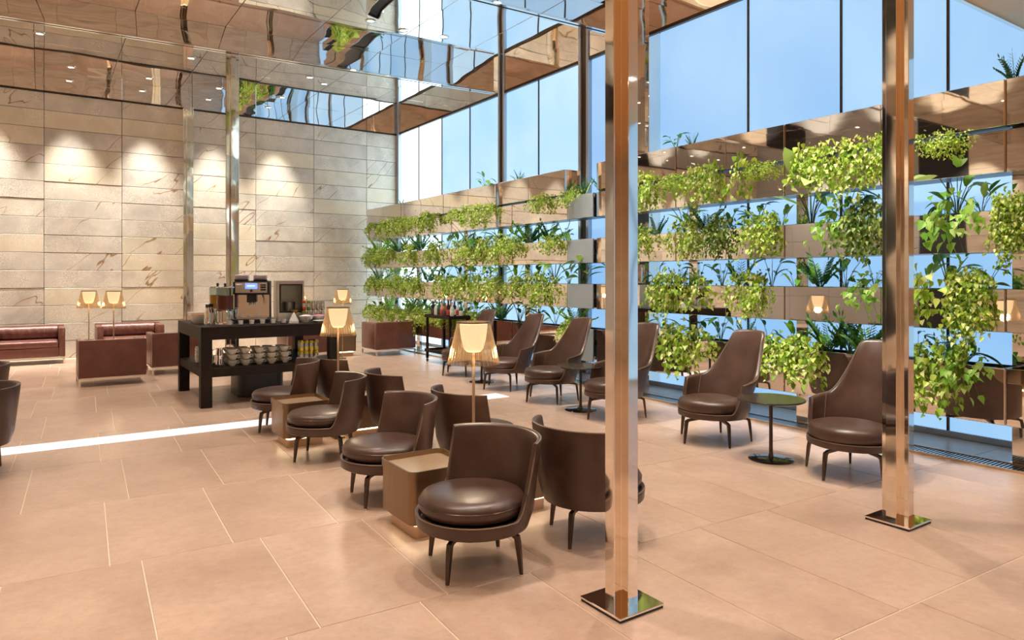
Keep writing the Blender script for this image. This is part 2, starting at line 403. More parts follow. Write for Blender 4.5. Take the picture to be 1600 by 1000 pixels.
# mirror columns in the glass wall
for k, (y, w, d) in enumerate(((16.27, .10, .06), (11.5, .22, .05), (8.99, .26, .05), (7.48, .36, .22), (2.06, .32, .1))):
    c = empty('trim_%d' % (3+k), (XW, y, 0), kind='structure', label='mirror clad column dividing the glass wall')
    bm = B(); w2 = w/2
    box(bm, -d, .08, -w2, -w2*.55, 0, ZC, .004, 1); obj('cheek', bm, M['white_frame'] if k < 3 else M['mirror'], c, 0)
    bm = B(); box(bm, -d, .08, w2*.55, w2, 0, ZC, .004, 1); obj('cheek', bm, M['white_frame'] if k < 3 else M['mirror'], c, 0)
    bm = B(); box(bm, -d*.5, .08, -w2*.55, w2*.55, 0, ZC); obj('core', bm, M['dark_metal'] if k < 3 else M['mirror'], c, 0)

# mirror ceiling in panels
bm = B(); box(bm, X0-.3, X1+.3, 2.6, Y1+.3, ZC+.012, ZC+.2)
ceil = obj('ceiling', bm, M['grey_dark'], None, 0, kind='structure', label='polished mirror ceiling in large panels with fine joints')
BEAMS = [(12.02, R(-3.2)), (7.95, R(-1.5))]
pw, pl = 1.33, 2.05
nx = 13; ny = 7
bm = B()
pl = (YW-2.7)/ny; pw = (X1-X0)/nx
box(bm, -pw/2+.004, pw/2-.004, -pl/2+.004, pl/2-.004, 0, .012, .0025, 1); pme = mesh('mirror_panel', bm, M['mirror_ceiling'], 0)
for i in range(nx):
    for j in range(ny):
        link('mirror_panel', pme, ceil, (X0+pw*(i+.5), 2.7+pl*(j+.5), ZC), rot=(rnd.gauss(0, .0012), rnd.gauss(0, .0012), 0))
for k, (y, a) in enumerate(BEAMS):
    bt = empty('trim_%d' % (8+k), (0, y, 0), a, kind='structure', label='shallow mirror beam hanging under the ceiling')
    bm = B(); box(bm, -8.8, 7.42, -.03, .03, ZB+.03, ZC, .003, 1); obj('beam_web', bm, M['mirror_ceiling'], bt, 0)
    bm = B(); box(bm, -8.8, 7.42, -.07, -.02, ZB, ZB+.03); obj('lower_rail', bm, M['chrome'], bt, 0)
    bm = B(); box(bm, -8.8, 7.42, .02, .07, ZB, ZB+.03); obj('lower_rail', bm, M['chrome'], bt, 0)
    bm = B(); box(bm, -8.8, 7.42, -.02, .02, ZB+.005, ZB+.03); obj('groove', bm, M['grey_dark'], bt, 0)
# soffit
bm = B(); box(bm, X0-.2, X1, Y0-.2, 2.68, ZS, ZC+.1)
sof = obj('ceiling_soffit', bm, M['soffit'], None, 0, kind='structure', label='lower warm plaster ceiling at the top right')
bm = B(); box(bm, X0-.2, X1, 2.68, 2.72, ZS-.015, ZC+.0); obj('fascia', bm, M['mirror'], sof, 0)
# downlights
bm = B(); lathe(bm, [(.055, 0), (.085, 0), (.088, -.008), (.055, -.012), (.05, 0)], 20); ring_me = mesh('ring', bm, M['chrome'])
bm = B(); lathe(bm, [(0, -.006), (.052, -.006), (.05, 0), (0, 0)], 20); lens_me = mesh('lens', bm, M['lens'])
for i, (x, y, z, q, row) in enumerate(downlights):
    d = empty('downlight', (x, y, z), 0, 'small round downlight, %s in the %s' % (('first', 'second', 'third', 'fourth', 'fifth', 'sixth', 'seventh', 'eighth', 'ninth', 'tenth', 'eleventh', 'twelfth')[q], row), 'light', 'recessed ceiling downlights')
    link('ring', ring_me, d); link('lens', lens_me, d)

# grille along the foot of the planters and the base kerb
gr = empty('trim_10', (6.72, 8.2, 0), kind='structure', label='metal floor grille along the foot of the planter screen')
bm = B()
for k in range(470): y = -7.6+k*.032; box(bm, -.11, .11, y, y+.014, .002, .014)
obj('grille_bars', bm, M['steel'], gr, 0, kind='stuff')
bm = B(); box(bm, -.13, -.11, -7.7, 7.6, 0, .022); box(bm, .11, .13, -7.7, 7.6, 0, .022); obj('grille_frame', bm, M['bronze_light'], gr, 0)
bm = B(); box(bm, -.11, .11, -7.7, 7.6, 0, .002); obj('grille_pan', bm, M['grey_dark'], gr, 0)

# ------------------------------------------------------------------ mirror pillars
def pillar(x, y, ztop, w, label, base=.28, rz=0.0):
    p = empty('mirror_pillar', (x, y, 0), rz, label, 'pillar')
    a, h = w*.20, w/2
    bm = B()
    pts = [(h, -a), (h, a), (a, a), (a, h), (-a, h), (-a, a), (-h, a), (-h, -a), (-a, -a), (-a, -h), (a, -h), (a, -a)]
    lo = [bm.verts.new((px, py, .022)) for px, py in pts]; hi = [bm.verts.new((px, py, ztop)) for px, py in pts]
    for i in range(12): bm.faces.new((lo[i], lo[(i+1) % 12], hi[(i+1) % 12], hi[i]))
    bm.faces.new(lo[::-1]); bm.faces.new(hi)
    ve = [e for e in bm.edges if abs(e.verts[0].co.z-e.verts[1].co.z) > 1]
    bmesh.ops.bevel(bm, geom=ve, offset=.0025, segments=1, affect='EDGES')
    obj('shaft', bm, M['mirror_pillar'], p, 0)
    if base:
        bm = B(); box(bm, -base/2, base/2, -base/2, base/2, .0, .012); obj('plinth', bm, M['grey_dark'], p, 0)
        bm = B(); box(bm, -base/2-.004, base/2+.004, -base/2-.004, base/2+.004, .012, .024, .002, 1); obj('base_plate', bm, M['chrome'], p, 0)
    return p
pillar(2.357, 2.525, ZS, .160, 'nearest polished mirror pillar on a square plate, left of the other front pillar')
pillar(4.66, 2.37, ZS, .172, 'polished mirror pillar in front of the rightmost high-backed chair')
pillar(2.62, 12.08, ZB, .20, 'tall polished mirror pillar rising behind the coffee machine')
pillar(2.62, 16.18, ZB, .20, 'polished mirror pillar against the beige stone wall', base=0)

# ------------------------------------------------------------------ planter screen
XF = 6.56
ROWS = [(2.845, 3.225), (2.465, 2.81), (1.805, 2.155), (1.145, 1.50), (.38, .85)]
RN = ['top', 'second', 'third', 'fourth', 'lowest']
segA = [15.9, 13.83, 11.76, 9.69, 7.62]
segA1 = [15.95, 14.03, 12.1, 10.18, 8.26]
segB = [7.55, 6.05, 4.52, 2.47, .45]
M['pale_reflection'] = mat('painted_pale_reflection', (.40, .47, .53), .35, .35)  # pale reflection in the mirror end panels, painted as flat colour
def planter(ya, yb, z0, z1, label, r):
    L = ya-yb; p = empty('planter_box', (XF, (ya+yb)/2, z0), 0, label, 'planter', 'mirror planter boxes of the screen')
    h = z1-z0; l = L/2-.006
    bm = B()
    box(bm, .02, .30, -l, l, 0, .02); box(bm, .28, .30, -l, l, .02, h)
    box(bm, .02, .28, -l, -l+.015, .02, h); box(bm, .02, .28, l-.015, l, .02, h)
    obj('tray', bm, M['dark_metal'], p, 0)
    for sg in (-1, 1):
        bm = B(); box(bm, .02, .30, sg*l-.004, sg*l+.004, 0, h); obj('end_panel', bm, M['mirror_panel'], p, 0)
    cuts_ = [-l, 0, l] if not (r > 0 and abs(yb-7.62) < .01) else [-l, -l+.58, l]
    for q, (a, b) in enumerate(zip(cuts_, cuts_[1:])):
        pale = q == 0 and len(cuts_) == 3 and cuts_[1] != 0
        bm = B(); box(bm, 0, .02, a+.002, b-.002, 0, h, .003, 1); o = obj('front_panel', bm, M['pale_reflection' if pale else 'mirror_panel'], p, 0)
        if pale: o['label'] = 'mirror end panel painted with its pale reflection'
    bm = B(); box(bm, .02, .28, -l+.015, l-.015, .02, h-.035); obj('soil', bm, M['soil'], p, 0)
    return p
for r, (z0, z1) in enumerate(ROWS):
    k = 0
    for seg in ((segA1 if r == 0 else segA), segB):
        for ya, yb in zip(seg, seg[1:]):
            planter(ya, yb, z0, z1, 'mirror-fronted planter box, %s row, %s along from the stone wall' % (RN[r], ORD[k]), r); k += 1
k = 0
for y in (15.85, 13.83, 11.76, 9.69, 7.585, 6.05, 4.52, 2.47, .5):
    p = empty('screen_post', (XF+.34, y, 0), 0, 'mirror upright post behind the planter boxes, %s from the stone wall' % ORD[k], 'post', 'uprights of the planter screen'); k += 1
    bm = B(); box(bm, -.025, .035, -.07, .07, .02, 3.2, .003, 1); obj('shaft', bm, M['mirror_panel'], p, 0)
    bm = B(); box(bm, -.05, .06, -.09, .09, 0, .02, .003, 1); obj('foot_plate', bm, M['chrome'], p, 0)
    for z0, z1 in ROWS:
        bm = B(); box(bm, -.038, -.025, -.05, .05, (z0+z1)/2-.04, (z0+z1)/2+.04); obj('bracket', bm, M['steel'], p, 0)

# ------------------------------------------------------------------ plants
def heart(L, Wd):
    """leaf outline in local frame: x along, y across, slight fold and droop; returns verts, faces"""
    v = [(0, 0, 0), (L*.18, Wd*.48, .012), (L*.5, Wd*.42, .01), (L, 0, -L*.18), (L*.5, -Wd*.42, .01), (L*.18, -Wd*.48, .012), (L*.45, 0, -.004)]
    f = [(0, 6, 1), (1, 6, 2), (2, 6, 3), (3, 6, 4), (4, 6, 5), (5, 6, 0)]
    return v, f
def pothos_proto(seed, width, drop, nv, leaf, mt):
    r = random.Random(seed); V = []; F = []; sb = B()
    for k in range(nv):
        y = r.uniform(-width/2, width/2); d = drop*(r.uniform(.2, 1)**.8)*(1-.45*abs(2*y/width))
        x = -.015-r.uniform(0, .05); y2 = y+r.gauss(0, .05); out = -r.uniform(.03, .13)
        pts = [(.08, y, .0), (.02, y, .05+r.uniform(0, .05)), (x-.02, y, .03), (x+out*.6, (y+y2)/2, -d*.33), (x+out, y2, -d*.7), (x+out*.9, y2+r.gauss(0, .03), -d)]
        if k % 2 == 0: tube(sb, pts, .0022, 3)
        tot = int(5+d*leaf[1])
        for i in range(tot):
            t = (i+r.random())/tot*(len(pts)-1); a = int(t); fr = t-a; a = min(a, len(pts)-2)
            P = Vector(pts[a]).lerp(Vector(pts[a+1]), fr)+Vector((r.gauss(0, .012), r.gauss(0, .022), r.gauss(0, .012)+(abs(r.gauss(0, .05)) if a < 2 else 0)))
            L = leaf[0]*r.uniform(.65, 1.25)
            q = Matrix.Rotation(r.uniform(0, 2*PI), 4, 'Z') @ Matrix.Rotation(R(r.uniform(15, 75)), 4, 'Y') @ Matrix.Rotation(r.gauss(0, .5), 4, 'X')
            if P.x < .0: q = Matrix.Rotation(PI+r.gauss(0, .9), 4, 'Z') @ Matrix.Rotation(R(r.uniform(15, 80)), 4, 'Y') @ Matrix.Rotation(r.gauss(0, .5), 4, 'X')
            hv, hf = heart(L, L*.8); o = len(V)
            for w in hv:
                w = q @ Vector(w)+P
                if P.x < .0 and w.x > -.006: w.x = -.006-r.random()*.01
                V.append(w)
            F += [tuple(i_+o for i_ in ff) for ff in hf]
    me = bpy.data.meshes.new('foliage'); me.from_pydata([tuple(w) for w in V], [], F); me.materials.append(mt); finish(me, 80)
    return me, mesh('vines', sb, M['stem'])
PO = {}
for k in range(3): PO['wide%d' % k] = pothos_proto(10+k, .85, .44, 30, (.045, 46), M['pothos'])
for k in range(3): PO['clump%d' % k] = pothos_proto(20+k, .42, .46, 24, (.045, 50), M['pothos'])
PO['dark'] = pothos_proto(31, .30, .40, 26, (.042, 62), M['pothos_dark'])
PO['long'] = pothos_proto(33, .34, .78, 30, (.045, 55), M['pothos'])
PO['big'] = pothos_proto(34, .9, .55, 58, (.044, 52), M['pothos'])
PO['thin'] = pothos_proto(35, .30, .42, 6, (.075, 22), M['pothos'])
PO['low'] = pothos_proto(36, .42, .5, 20, (.062, 34), M['pothos'])
PO['ivy'] = pothos_proto(37, .26, .34, 7, (.075, 16), M['broad_light'])

def blade(L, Wd, fold, seg=5, curl=.25, wav=0):
    """lance leaf, base at origin, along +x, curling down; thick midrib fold"""
    V, F = [], []
    for i in range(seg+1):
        t = i/seg; w = Wd*.5*math.sin(PI*min(1, t*.92+.06))**.8 if t < 1 else .0008
        x = L*t; z = -curl*L*t*t
        V += [(x, -w, z+fold*w+wav*math.sin(t*12)), (x, 0, z), (x, w, z+fold*w-wav*math.sin(t*12))]
    for i in range(seg):
        a = 3*i; F += [(a, a+3, a+4, a+1), (a+1, a+4, a+5, a+2)]
    me = bpy.data.meshes.new('leaf'); me.from_pydata(V, [], F); finish(me, 80); return me
LV = {}
for nm_, mt in (('dark', M['broad']), ('light', M['broad_light'])):
    for k, (L, w, c) in enumerate(((.24, .085, .35), (.20, .075, .2), (.16, .07, .45))):
        me = blade(L, w, .35, 5, c); me.materials.append(mt); LV[nm_, k] = me
def stalk(L, lean):
    bm = B(); pts = [(lean*L*(t**1.6), 0, L*t*(1-.12*t)) for t in (0, .35, .7, 1)]
    tube(bm, pts, [.006, .005, .004, .003], 5); return mesh('stalk', bm, M['stem']), Vector(pts[-1])
SK = [stalk(.22, .35), stalk(.30, .45), stalk(.16, .7), stalk(.36, .25)]
def upright(seed, tone, n, size):
    """broad leaved plant: every stalk and leaf is its own part"""
    r = random.Random(seed); root = empty('leafy_plant', (0, 0, -50))
    for i in range(n):
        a = 2*PI*i/n+r.uniform(-.4, .4); me, tip = SK[r.randrange(4)]
        s = size*r.uniform(.75, 1.15)
        link('stalk', me, root, (.01*math.cos(a), .01*math.sin(a), 0), rot=(0, 0, a), scale=s)
        P = Matrix.Rotation(a, 3, 'Z') @ (tip*s)
        link('leaf', LV[tone if r.random() < .8 else 'light', r.randrange(3)], root, P, rot=(r.gauss(0, .3), R(r.uniform(-65, 15)), a+r.gauss(0, .35)), scale=s*r.uniform(.85, 1.2))
    return root
def zz(seed, n, size, tone='dark'):
    """upright plant with feathered fronds: each frond a part"""
    r = random.Random(seed); root = empty('leafy_plant', (0, 0, -50)); V, F = [], []
    sb = B(); H = .36
    pts = [(.10*t*t, 0, H*t) for t in (0, .4, .7, 1)]; tube(sb, pts, [.007, .006, .004, .002], 4)
    for i in range(9):
        t = .25+.75*i/8; x, z = .10*t*t, H*t
        for sgn in ((-1, 1) if i < 8 else (1,)):
            L = .10*(1-.3*t); o = len(V); tilt = .6 if i < 8 else 1.5
            d = Vector((.2, sgn*.8 if i < 8 else 0, tilt)).normalized(); u = Vector((1, 0, -.2)).cross(d).normalized(); u = d.cross(u).normalized()
            P = Vector((x, 0, z))
            for q in (P, P+d*L*.45+u*L*.2, P+d*L, P+d*L*.45-u*L*.2): V.append(tuple(q))
            F.append((o, o+1, o+2, o+3))
    lm = bpy.data.meshes.new('frond'); lm.from_pydata(V, [], F); lm.materials.append(M['broad' if tone == 'dark' else 'broad_light']); finish(lm, 80)
    sme = mesh('stalk', sb, M['stem'])
    for i in range(n):
        a = 2*PI*i/n+r.uniform(-.3, .3); s = size*r.uniform(.8, 1.2); tl = R(r.uniform(5, 48))
        f = link('frond', lm, root, (0, 0, 0), rot=(0, tl, a), scale=s); link('stalk', sme, f)
    return root
UP = [upright(1, 'dark', 9, 1.0), upright(2, 'dark', 8, .9), upright(3, 'light', 8, 1.15), upright(4, 'dark', 10, .85), upright(5, 'light', 7, .9)]
ZZ = [zz(6, 10, 1.0), zz(7, 8, .9), zz(8, 9, 1.05, 'light')]
used = set()
plants = []        # (row, y, kind, index, scale)
def yx(px):        # along-screen position of a spot measured on the photograph's planter line (a constant, not a camera lookup)
    return (8687/(px-62)-3.68)/.8281
pr = random.Random(5)
# left part of the screen: dense planting
for r in (1, 2, 3, 4):
    y = 15.6
    while y > 7.95:
        kind = pr.choice(['wide0', 'wide1', 'wide2', 'clump0', 'clump1', 'clump2'])
        dens = {1: .9, 2: .82, 3: .82, 4: .75}[r]; sc_ = {1: (.4, .95), 2: (.45, 1.05), 3: (.5, 1.05), 4: (.6, 1.0)}[r]
        if pr.random() < dens: plants.append((r, y, 'po', kind, pr.uniform(*sc_)))
        y -= pr.uniform(.42, .75)
for r in (2, 3, 4):
    y = 15.5
    while y > 7.95:
        u = pr.random()
        plants.append((r, y, 'up' if u < .6 else 'zz', pr.randrange(5 if u < .6 else 3), pr.uniform(.85, 1.15)))
        y -= pr.uniform(.36, .6)
for px, s in ((652, .55), (640, .5), (905, .7), (935, .6)): plants.append((1, yx(px), 'zz', 0, s))
plants.append((0, yx(752), 'up', 3, .8))
plants.append((0, yx(804), 'zz', 1, .5)); plants.append((0, yx(622), 'zz', 1, .4))
# right part: single plants read off the photograph
for r, px, kind, s in ((1, 1012, 'clump0', 1.0), (1, 1104, 'clump1', 1.05), (1, 1166, 'thin', 1.0), (1, 1060, 'wide0', .45), (1, 1200, 'wide1', .4), (1, 1330, 'big', 1.0), (1, 1262, 'thin', .9), (1, 1480, 'wide2', .5),
                       (2, 1012, 'clump2', .8), (2, 1078, 'clump0', .95), (2, 1131, 'dark', 1.0), (2, 1192, 'clump1', 1.0), (2, 1362, 'dark', 1.25), (2, 1312, 'ivy', 1.0), (2, 1495, 'ivy', 1.25), (2, 1590, 'long', .8),
                       (3, 1052, 'clump2', 1.2), (3, 1104, 'thin', .9), (3, 1176, 'clump0', 1.0), (3, 1362, 'ivy', .9), (3, 1448, 'thin', 1.1), (3, 1522, 'long', 1.0),
                       (4, 1066, 'low', 1.1), (4, 1110, 'thin', .8), (4, 1218, 'low', .8), (4, 1262, 'low', .95), (4, 1466, 'low', 1.05), (4, 1520, 'ivy', .9)):
    plants.append((r, yx(px), 'po', kind, s))
for r, px, kind, i, s in ((2, 1020, 'zz', 1, .7), (2, 1064, 'up', 2, .9), (2, 1098, 'zz', 0, .8), (2, 1132, 'up', 0, .75), (2, 1178, 'up', 1, .8), (2, 1216, 'up', 4, .7), (2, 1262, 'up', 2, 1.15), (2, 1318, 'up', 0, 1.0), (2, 1360, 'up', 1, .8), (2, 1492, 'up', 2, .95), (2, 1470, 'up', 3, .6), (2, 1530, 'up', 4, .75),
                         (3, 1018, 'up', 3, .8), (3, 1056, 'zz', 1, .6), (3, 1086, 'up', 1, .8), (3, 1122, 'up', 0, .85), (3, 1150, 'zz', 1, .8), (3, 1200, 'up', 1, .95), (3, 1236, 'up', 4, .7), (3, 1276, 'zz', 0, .95), (3, 1316, 'up', 0, .9), (3, 1362, 'up', 3, .8), (3, 1478, 'up', 1, 1.0), (3, 1442, 'up', 4, .7), (3, 1540, 'up', 0, .6),
                         (4, 1030, 'up', 0, .7), (4, 1084, 'up', 1, .7), (4, 1120, 'up', 0, .9), (4, 1160, 'zz', 2, .6), (4, 1196, 'up', 3, .8), (4, 1240, 'up', 4, .8), (4, 1290, 'zz', 0, .95), (4, 1322, 'zz', 1, 1.1), (4, 1350, 'zz', 0, 1.0), (4, 1430, 'up', 1, .7), (4, 1502, 'up', 3, .9), (4, 1470, 'zz', 1, .7),
                         (0, 1076, 'zz', 1, .45), (0, 1582, 'zz', 1, .7), (0, 1050, 'up', 1, .6), (1, 1500, 'up', 4, .55)):
    plants.append((r, yx(px), kind, i, s))
plants.sort(key=lambda p: (p[0], -p[1]))
cnt = {}
look = {'wide': 'wide curtain of yellow-green pothos', 'clump': 'rounded clump of yellow-green pothos', 'dark': 'tight dark-leaved hanging clump', 'long': 'long cascading pothos', 'big': 'very large spreading pothos', 'thin': 'sparse trailing pothos', 'low': 'broad-leaved trailing pothos', 'ivy': 'few-stemmed bright green trailer', 'up': 'upright broad-leaved green plant', 'zz': 'upright plant with feathered fronds'}
for r, y, kind, i, s in plants:
    base = ''.join(c for c in i if c.isalpha()) if kind == 'po' else kind
    key = (r, base); c = cnt[key] = cnt.get(key, 0)+1
    label = '%s in the %s planter row, %s such from the stone wall' % (look[base], RN[r], ORD[c-1])
    zt = ROWS[r][1]
    if kind == 'po':
        fol, vin = PO[i]
        p = empty('trailing_pothos', (XF, y, zt), 0, label, 'plant', 'trailing plants of the planter screen')
        p.scale = (1, s, s)
        tag(link('foliage', fol, p), kind='stuff'); link('vines', vin, p)
    else:
        src = (UP if kind == 'up' else ZZ)[i]
        p = src if (kind, i) not in used else copy_tree(src); used.add((kind, i))
        p.location = (XF+.14, y, zt-.035); p.rotation_euler = (0, 0, pr.uniform(0, 6.28)); p.scale = (s*.85, s*1.15, s*1.15)
        tag(p, label, 'plant', 'upright plants of the planter screen')

# ------------------------------------------------------------------ seating
def arc_shell(prof_r, zb, ring, top, thick, ths, lean=None):
    """shell swept round: top(th) gives the height at angle th from the middle of the back (back = +x)"""
    bm = B(); cols = []
    for th in ths:
        zt = top(abs(th)); pts = [(0, zb), (.6*prof_r(zb), zb)]
        for k in range(6):
            z = zb+(zt-thick*.5-zb)*k/5; pts.append((prof_r(z)-(.02 if k == 0 else 0), z))
        ro = prof_r(zt); pts += [(ro-thick*.15, zt-thick*.12), (ro-thick*.5, zt), (ro-thick*.85, zt-thick*.12)]
        zi = min(ring-.02, zt-thick)
        for k in range(6):
            z = zt-thick*.5+(zi-zt+thick*.5)*k/5; pts.append((prof_r(z)-thick, z))
        pts.append((0, zi))
        col = []
        for r, z in pts:
            x, y = r*math.cos(th), r*math.sin(th)
            if lean: x, y = lean(x, y, z)
            col.append((x, y, z))
        cols.append(col)
    n = len(cols); V = [[bm.verts.new(p) for p in c] for c in cols]
    for i in range(n):
        a, b = V[i], V[(i+1) % n]
        for k in range(len(a)-1):
            try: bm.faces.new((a[k], b[k], b[k+1], a[k+1]))
            except ValueError: pass
    bmesh.ops.remove_doubles(bm, verts=bm.verts[:], dist=1e-5)
    return bm
def cushion(r, z0, z1, seg=40, dx=0, sy=1):
    bm = B(); h = z1-z0; e = h*.5
    prof = [(0, z0), (r-e*.7, z0), (r-e*.2, z0+h*.12), (r, z0+h*.42), (r-.004, z0+h*.55), (r-.002, z0+h*.6), (r-e*.35, z0+h*.84), (r-e*1.2, z0+h*.96), (r*.5, z1), (0, z1+.003)]
    lathe(bm, prof, seg)
    for v in bm.verts: v.co.x += dx; v.co.y *= sy
    return bm
def legmesh(r0, r1, z, t=.013):
    bm = B()
    pts = [(r0, 0, z+.004), (r1-.03, 0, z-.004), (r1-.004, 0, z-.016), (r1+.002, 0, z-.045), (r1+.012, 0, z*.45), (r1+.022, 0, .012)]
    tube(bm, pts, [t*1.1, t*1.25, t*1.5, t*1.45, t*1.2, t*.85], 4, 1.0, PI/4)
    return mesh('leg', bm, M['dark_metal'])
def footmesh(r1):
    bm = B(); lathe(bm, [(0, 0), (.011, 0), (.011, .012), (0, .012)], 10, r1+.022, 0); return mesh('foot', bm, M['foot'])

def angs(marks):
    a = []
    for (p, q, n) in marks: a += [p+(q-p)*k/n for k in range(n)]
    a.append(marks[-1][1]); a = [R(x) for x in a]
    full = [-x for x in a[::-1]]+a
    out = []
    for x in full:
        if not out or x-out[-1] > 1e-6: out.append(x)
    return out[:-1] if abs(out[-1]-PI) < 1e-6 and abs(out[0]+PI) < 1e-6 else out
TH = angs([(0, 66, 11), (66, 92, 13), (92, 180, 10)])
def tub_r(z): return .318+.055*max(0, min(1, (z-.24)/.48))
def tub_top(t):
    t = math.degrees(t); ring = .322
    if t <= 68: return .72-.006*(t/68)**2
    u = min(1, (t-68)/22)
    return ring+(.714-ring)*(1-u)**2.4
def make_tub():
    root = empty('tub_chair', (0, 0, 0))
    obj('shell', arc_shell(tub_r, .245, .322, tub_top, .028, TH), M['leather'], root, 50)
    obj('cushion', cushion(.297, .318, .434, dx=-.016), M['leather'], root, 60)
    bm = B(); pts = []
    for th in TH+[TH[0]]:
        z = tub_top(abs(th)); r = tub_r(z)-.0045; pts.append((r*math.cos(th), r*math.sin(th), z-.002))
    tube(bm, pts, .0038, 5); obj('piping', bm, M['leather_edge'], root, 60, label='pale stitched piping along the rim')
    bm = B(); cr = [(.2945*math.cos(a*PI/20)-.016, .2945*math.sin(a*PI/20), .384) for a in range(41)]
    tube(bm, cr, .003, 4); obj('cushion_seam', bm, M['dark_metal'], root, 60)
    bm = B(); lathe(bm, [(0, .22), (.15, .22), (.15, .245), (0, .245)], 24); obj('swivel_plate', bm, M['dark_metal'], root)
    lm, fm = legmesh(.09, .265, .222), footmesh(.265)
    for k in range(4):
        l = link('leg', lm, root, (0, 0, 0), PI/4+PI/2*k); link('foot', fm, l)
    return root
tub = make_tub(); first = [True]
def place_tub(x, y, face, label, legs=0, group='low tub chairs'):
    o = tub if first[0] else copy_tree(tub); first[0] = False
    o.location = (x, y, 0); o.rotation_euler = (0, 0, R(face+180)); tag(o, label, 'chair', group)
    if legs:
        for ch in o.children:
            if ch.name.startswith('leg'): ch.rotation_euler.z += R(legs)
G1 = 'low tub chairs in two back-to-back rows'
place_tub(1.99, 3.31, 191, 'nearest brown leather tub chair, round seat facing the viewer', -26, G1)
place_tub(2.08, 4.70, 180, 'second tub chair from the front in the left row, beside the near bronze box', 18, G1)
place_tub(2.09, 6.06, 167, 'third tub chair from the front in the left row, before the far bronze box', 6, G1)
place_tub(2.12, 7.42, 163, 'farthest tub chair in the left row, in front of the coffee buffet', 18, G1)
place_tub(2.83, 3.30, 4, 'brown tub chair seen from behind, right beside the nearest mirror pillar', 0, G1)
place_tub(2.90, 4.78, 2, 'tub chair seen from behind the lamp pole, second from the front in the right row', 0, G1)
place_tub(2.86, 6.05, -6, 'third tub chair from the front in the right row, only its back visible', 0, G1)
place_tub(2.86, 7.50, 0, 'farthest tub chair in the right row, half hidden by the second lamp', 0, G1)
place_tub(-.50, 7.10, 200, 'tub chair cut off by the left edge of the picture, nearer one', 0, 'tub chairs at the left edge')
place_tub(-.62, 8.84, 190, 'tub chair cut off by the left edge of the picture, farther one', 0, 'tub chairs at the left edge')

THH = angs([(0, 34, 8), (34, 66, 14), (66, 92, 5), (92, 114, 10), (114, 180, 8)])
def hb_r(z): return .335+.03*max(0, min(1, (z-.24)/.35))
def hb_top(t):
    t = math.degrees(t); ring = .315
    if t <= 33: return 1.06-.012*(t/33)**2
    if t <= 64:
        u = (t-33)/31; return .615+(1.048-.615)*(1-u)**1.9*(1+.0*u)
    if t <= 92: return .615-.03*(t-64)/28
    u = min(1, (t-92)/20); return ring+(.585-ring)*(1-u)**2.2
def hb_lean(x, y, z):
    k = max(0, z-.42); return (x+k*.40*max(0, min(1, (x+.05)/.25)), y*(1.0-.10*max(0, z-.7)))
def make_high():
    root = empty('high_back_chair', (0, 0, 0))
    obj('shell', arc_shell(hb_r, .255, .315, hb_top, .038, THH, hb_lean), M['leather'], root, 50)
    obj('cushion', cushion(.305, .305, .44, dx=-.045, sy=1.03), M['leather'], root, 60)
    bm = B(); pts = []
    for th in THH+[THH[0]]:
        z = hb_top(abs(th)); r = hb_r(z)-.005; x, y = hb_lean(r*math.cos(th), r*math.sin(th), z); pts.append((x, y, z-.003))
    tube(bm, pts, .0034, 5); obj('piping', bm, M['leather_edge'], root, 60, label='pale piping along the shell edge')
    for sgn in (-1, 1):
        bm = B(); pts = []
        for k in range(7):
            z = .40+.205*k/6; th = sgn*R(68); r = hb_r(z)-.038; x, y = hb_lean(r*math.cos(th), r*math.sin(th), z); pts.append((x, y, z))
        tube(bm, pts, .0025, 4); obj('arm_seam', bm, M['leather_edge'], root, 60)
    bm = B(); lathe(bm, [(0, .23), (.16, .23), (.16, .255), (0, .255)], 24); obj('swivel_plate', bm, M['dark_metal'], root)
    lm, fm = legmesh(.09, .335, .235), footmesh(.335)
    for k in range(5):
        l = link('leg', lm, root, (0, 0, 0), R(28+72*k)); link('foot', fm, l)
    return root
high = make_high()
for k, (x, y, a, lab) in enumerate(((5.42, 3.12, 184, 'high-backed leather chair farthest right, partly behind the right mirror pillar'),
                                    (5.45, 4.54, 180, 'high-backed leather chair left of the round table on the right, fully visible'),
                                    (5.42, 5.93, 182, 'high-backed leather chair cut in two by the nearest mirror pillar'),
                                    (5.48, 7.20, 182, 'high-backed leather chair just left of the nearest pillar, behind a round table'),
                                    (5.56, 8.36, 182, 'high-backed leather chair fifth from the right along the planters'),
                                    (5.74, 9.92, 184, 'high-backed leather chair farthest back, half hidden by the lamp shade'))):
    o = high if k == 0 else copy_tree(high)
    o.location = (x, y, 0); o.rotation_euler = (0, 0, R(a+180)); tag(o, lab, 'chair', 'high-backed chairs along the planters')

def make_round():
    root = empty('round_side_table', (0, 0, 0))
    bm = B(); lathe(bm, [(0, .515), (.27, .515), (.286, .522), (.288, .53), (.284, .536), (0, .536)], 48); obj('table_top', bm, M['top_dark'], root)
    bm = B(); lathe(bm, [(0, .02), (.024, .022), (.017, .06), (.015, .3), (.016, .50), (.05, .515), (0, .515)], 20); obj('stem', bm, M['dark_metal'], root)
    bm = B(); lathe(bm, [(0, 0), (.19, 0), (.192, .006), (.185, .011), (.08, .017), (.03, .024), (0, .025)], 40); obj('base', bm, M['black_gloss'], root)
    return root
rd = make_round()
for k, (x, y, lab) in enumerate(((5.32, 3.80, 'round dark side table on a stem between the two right-hand chairs'), (5.40, 6.50, 'round dark side table just left of the nearest mirror pillar'), (5.60, 9.10, 'farthest round side table, behind the big lamp'))):
    o = rd if k == 0 else copy_tree(rd); o.location = (x, y, 0); tag(o, lab, 'table', 'round side tables')

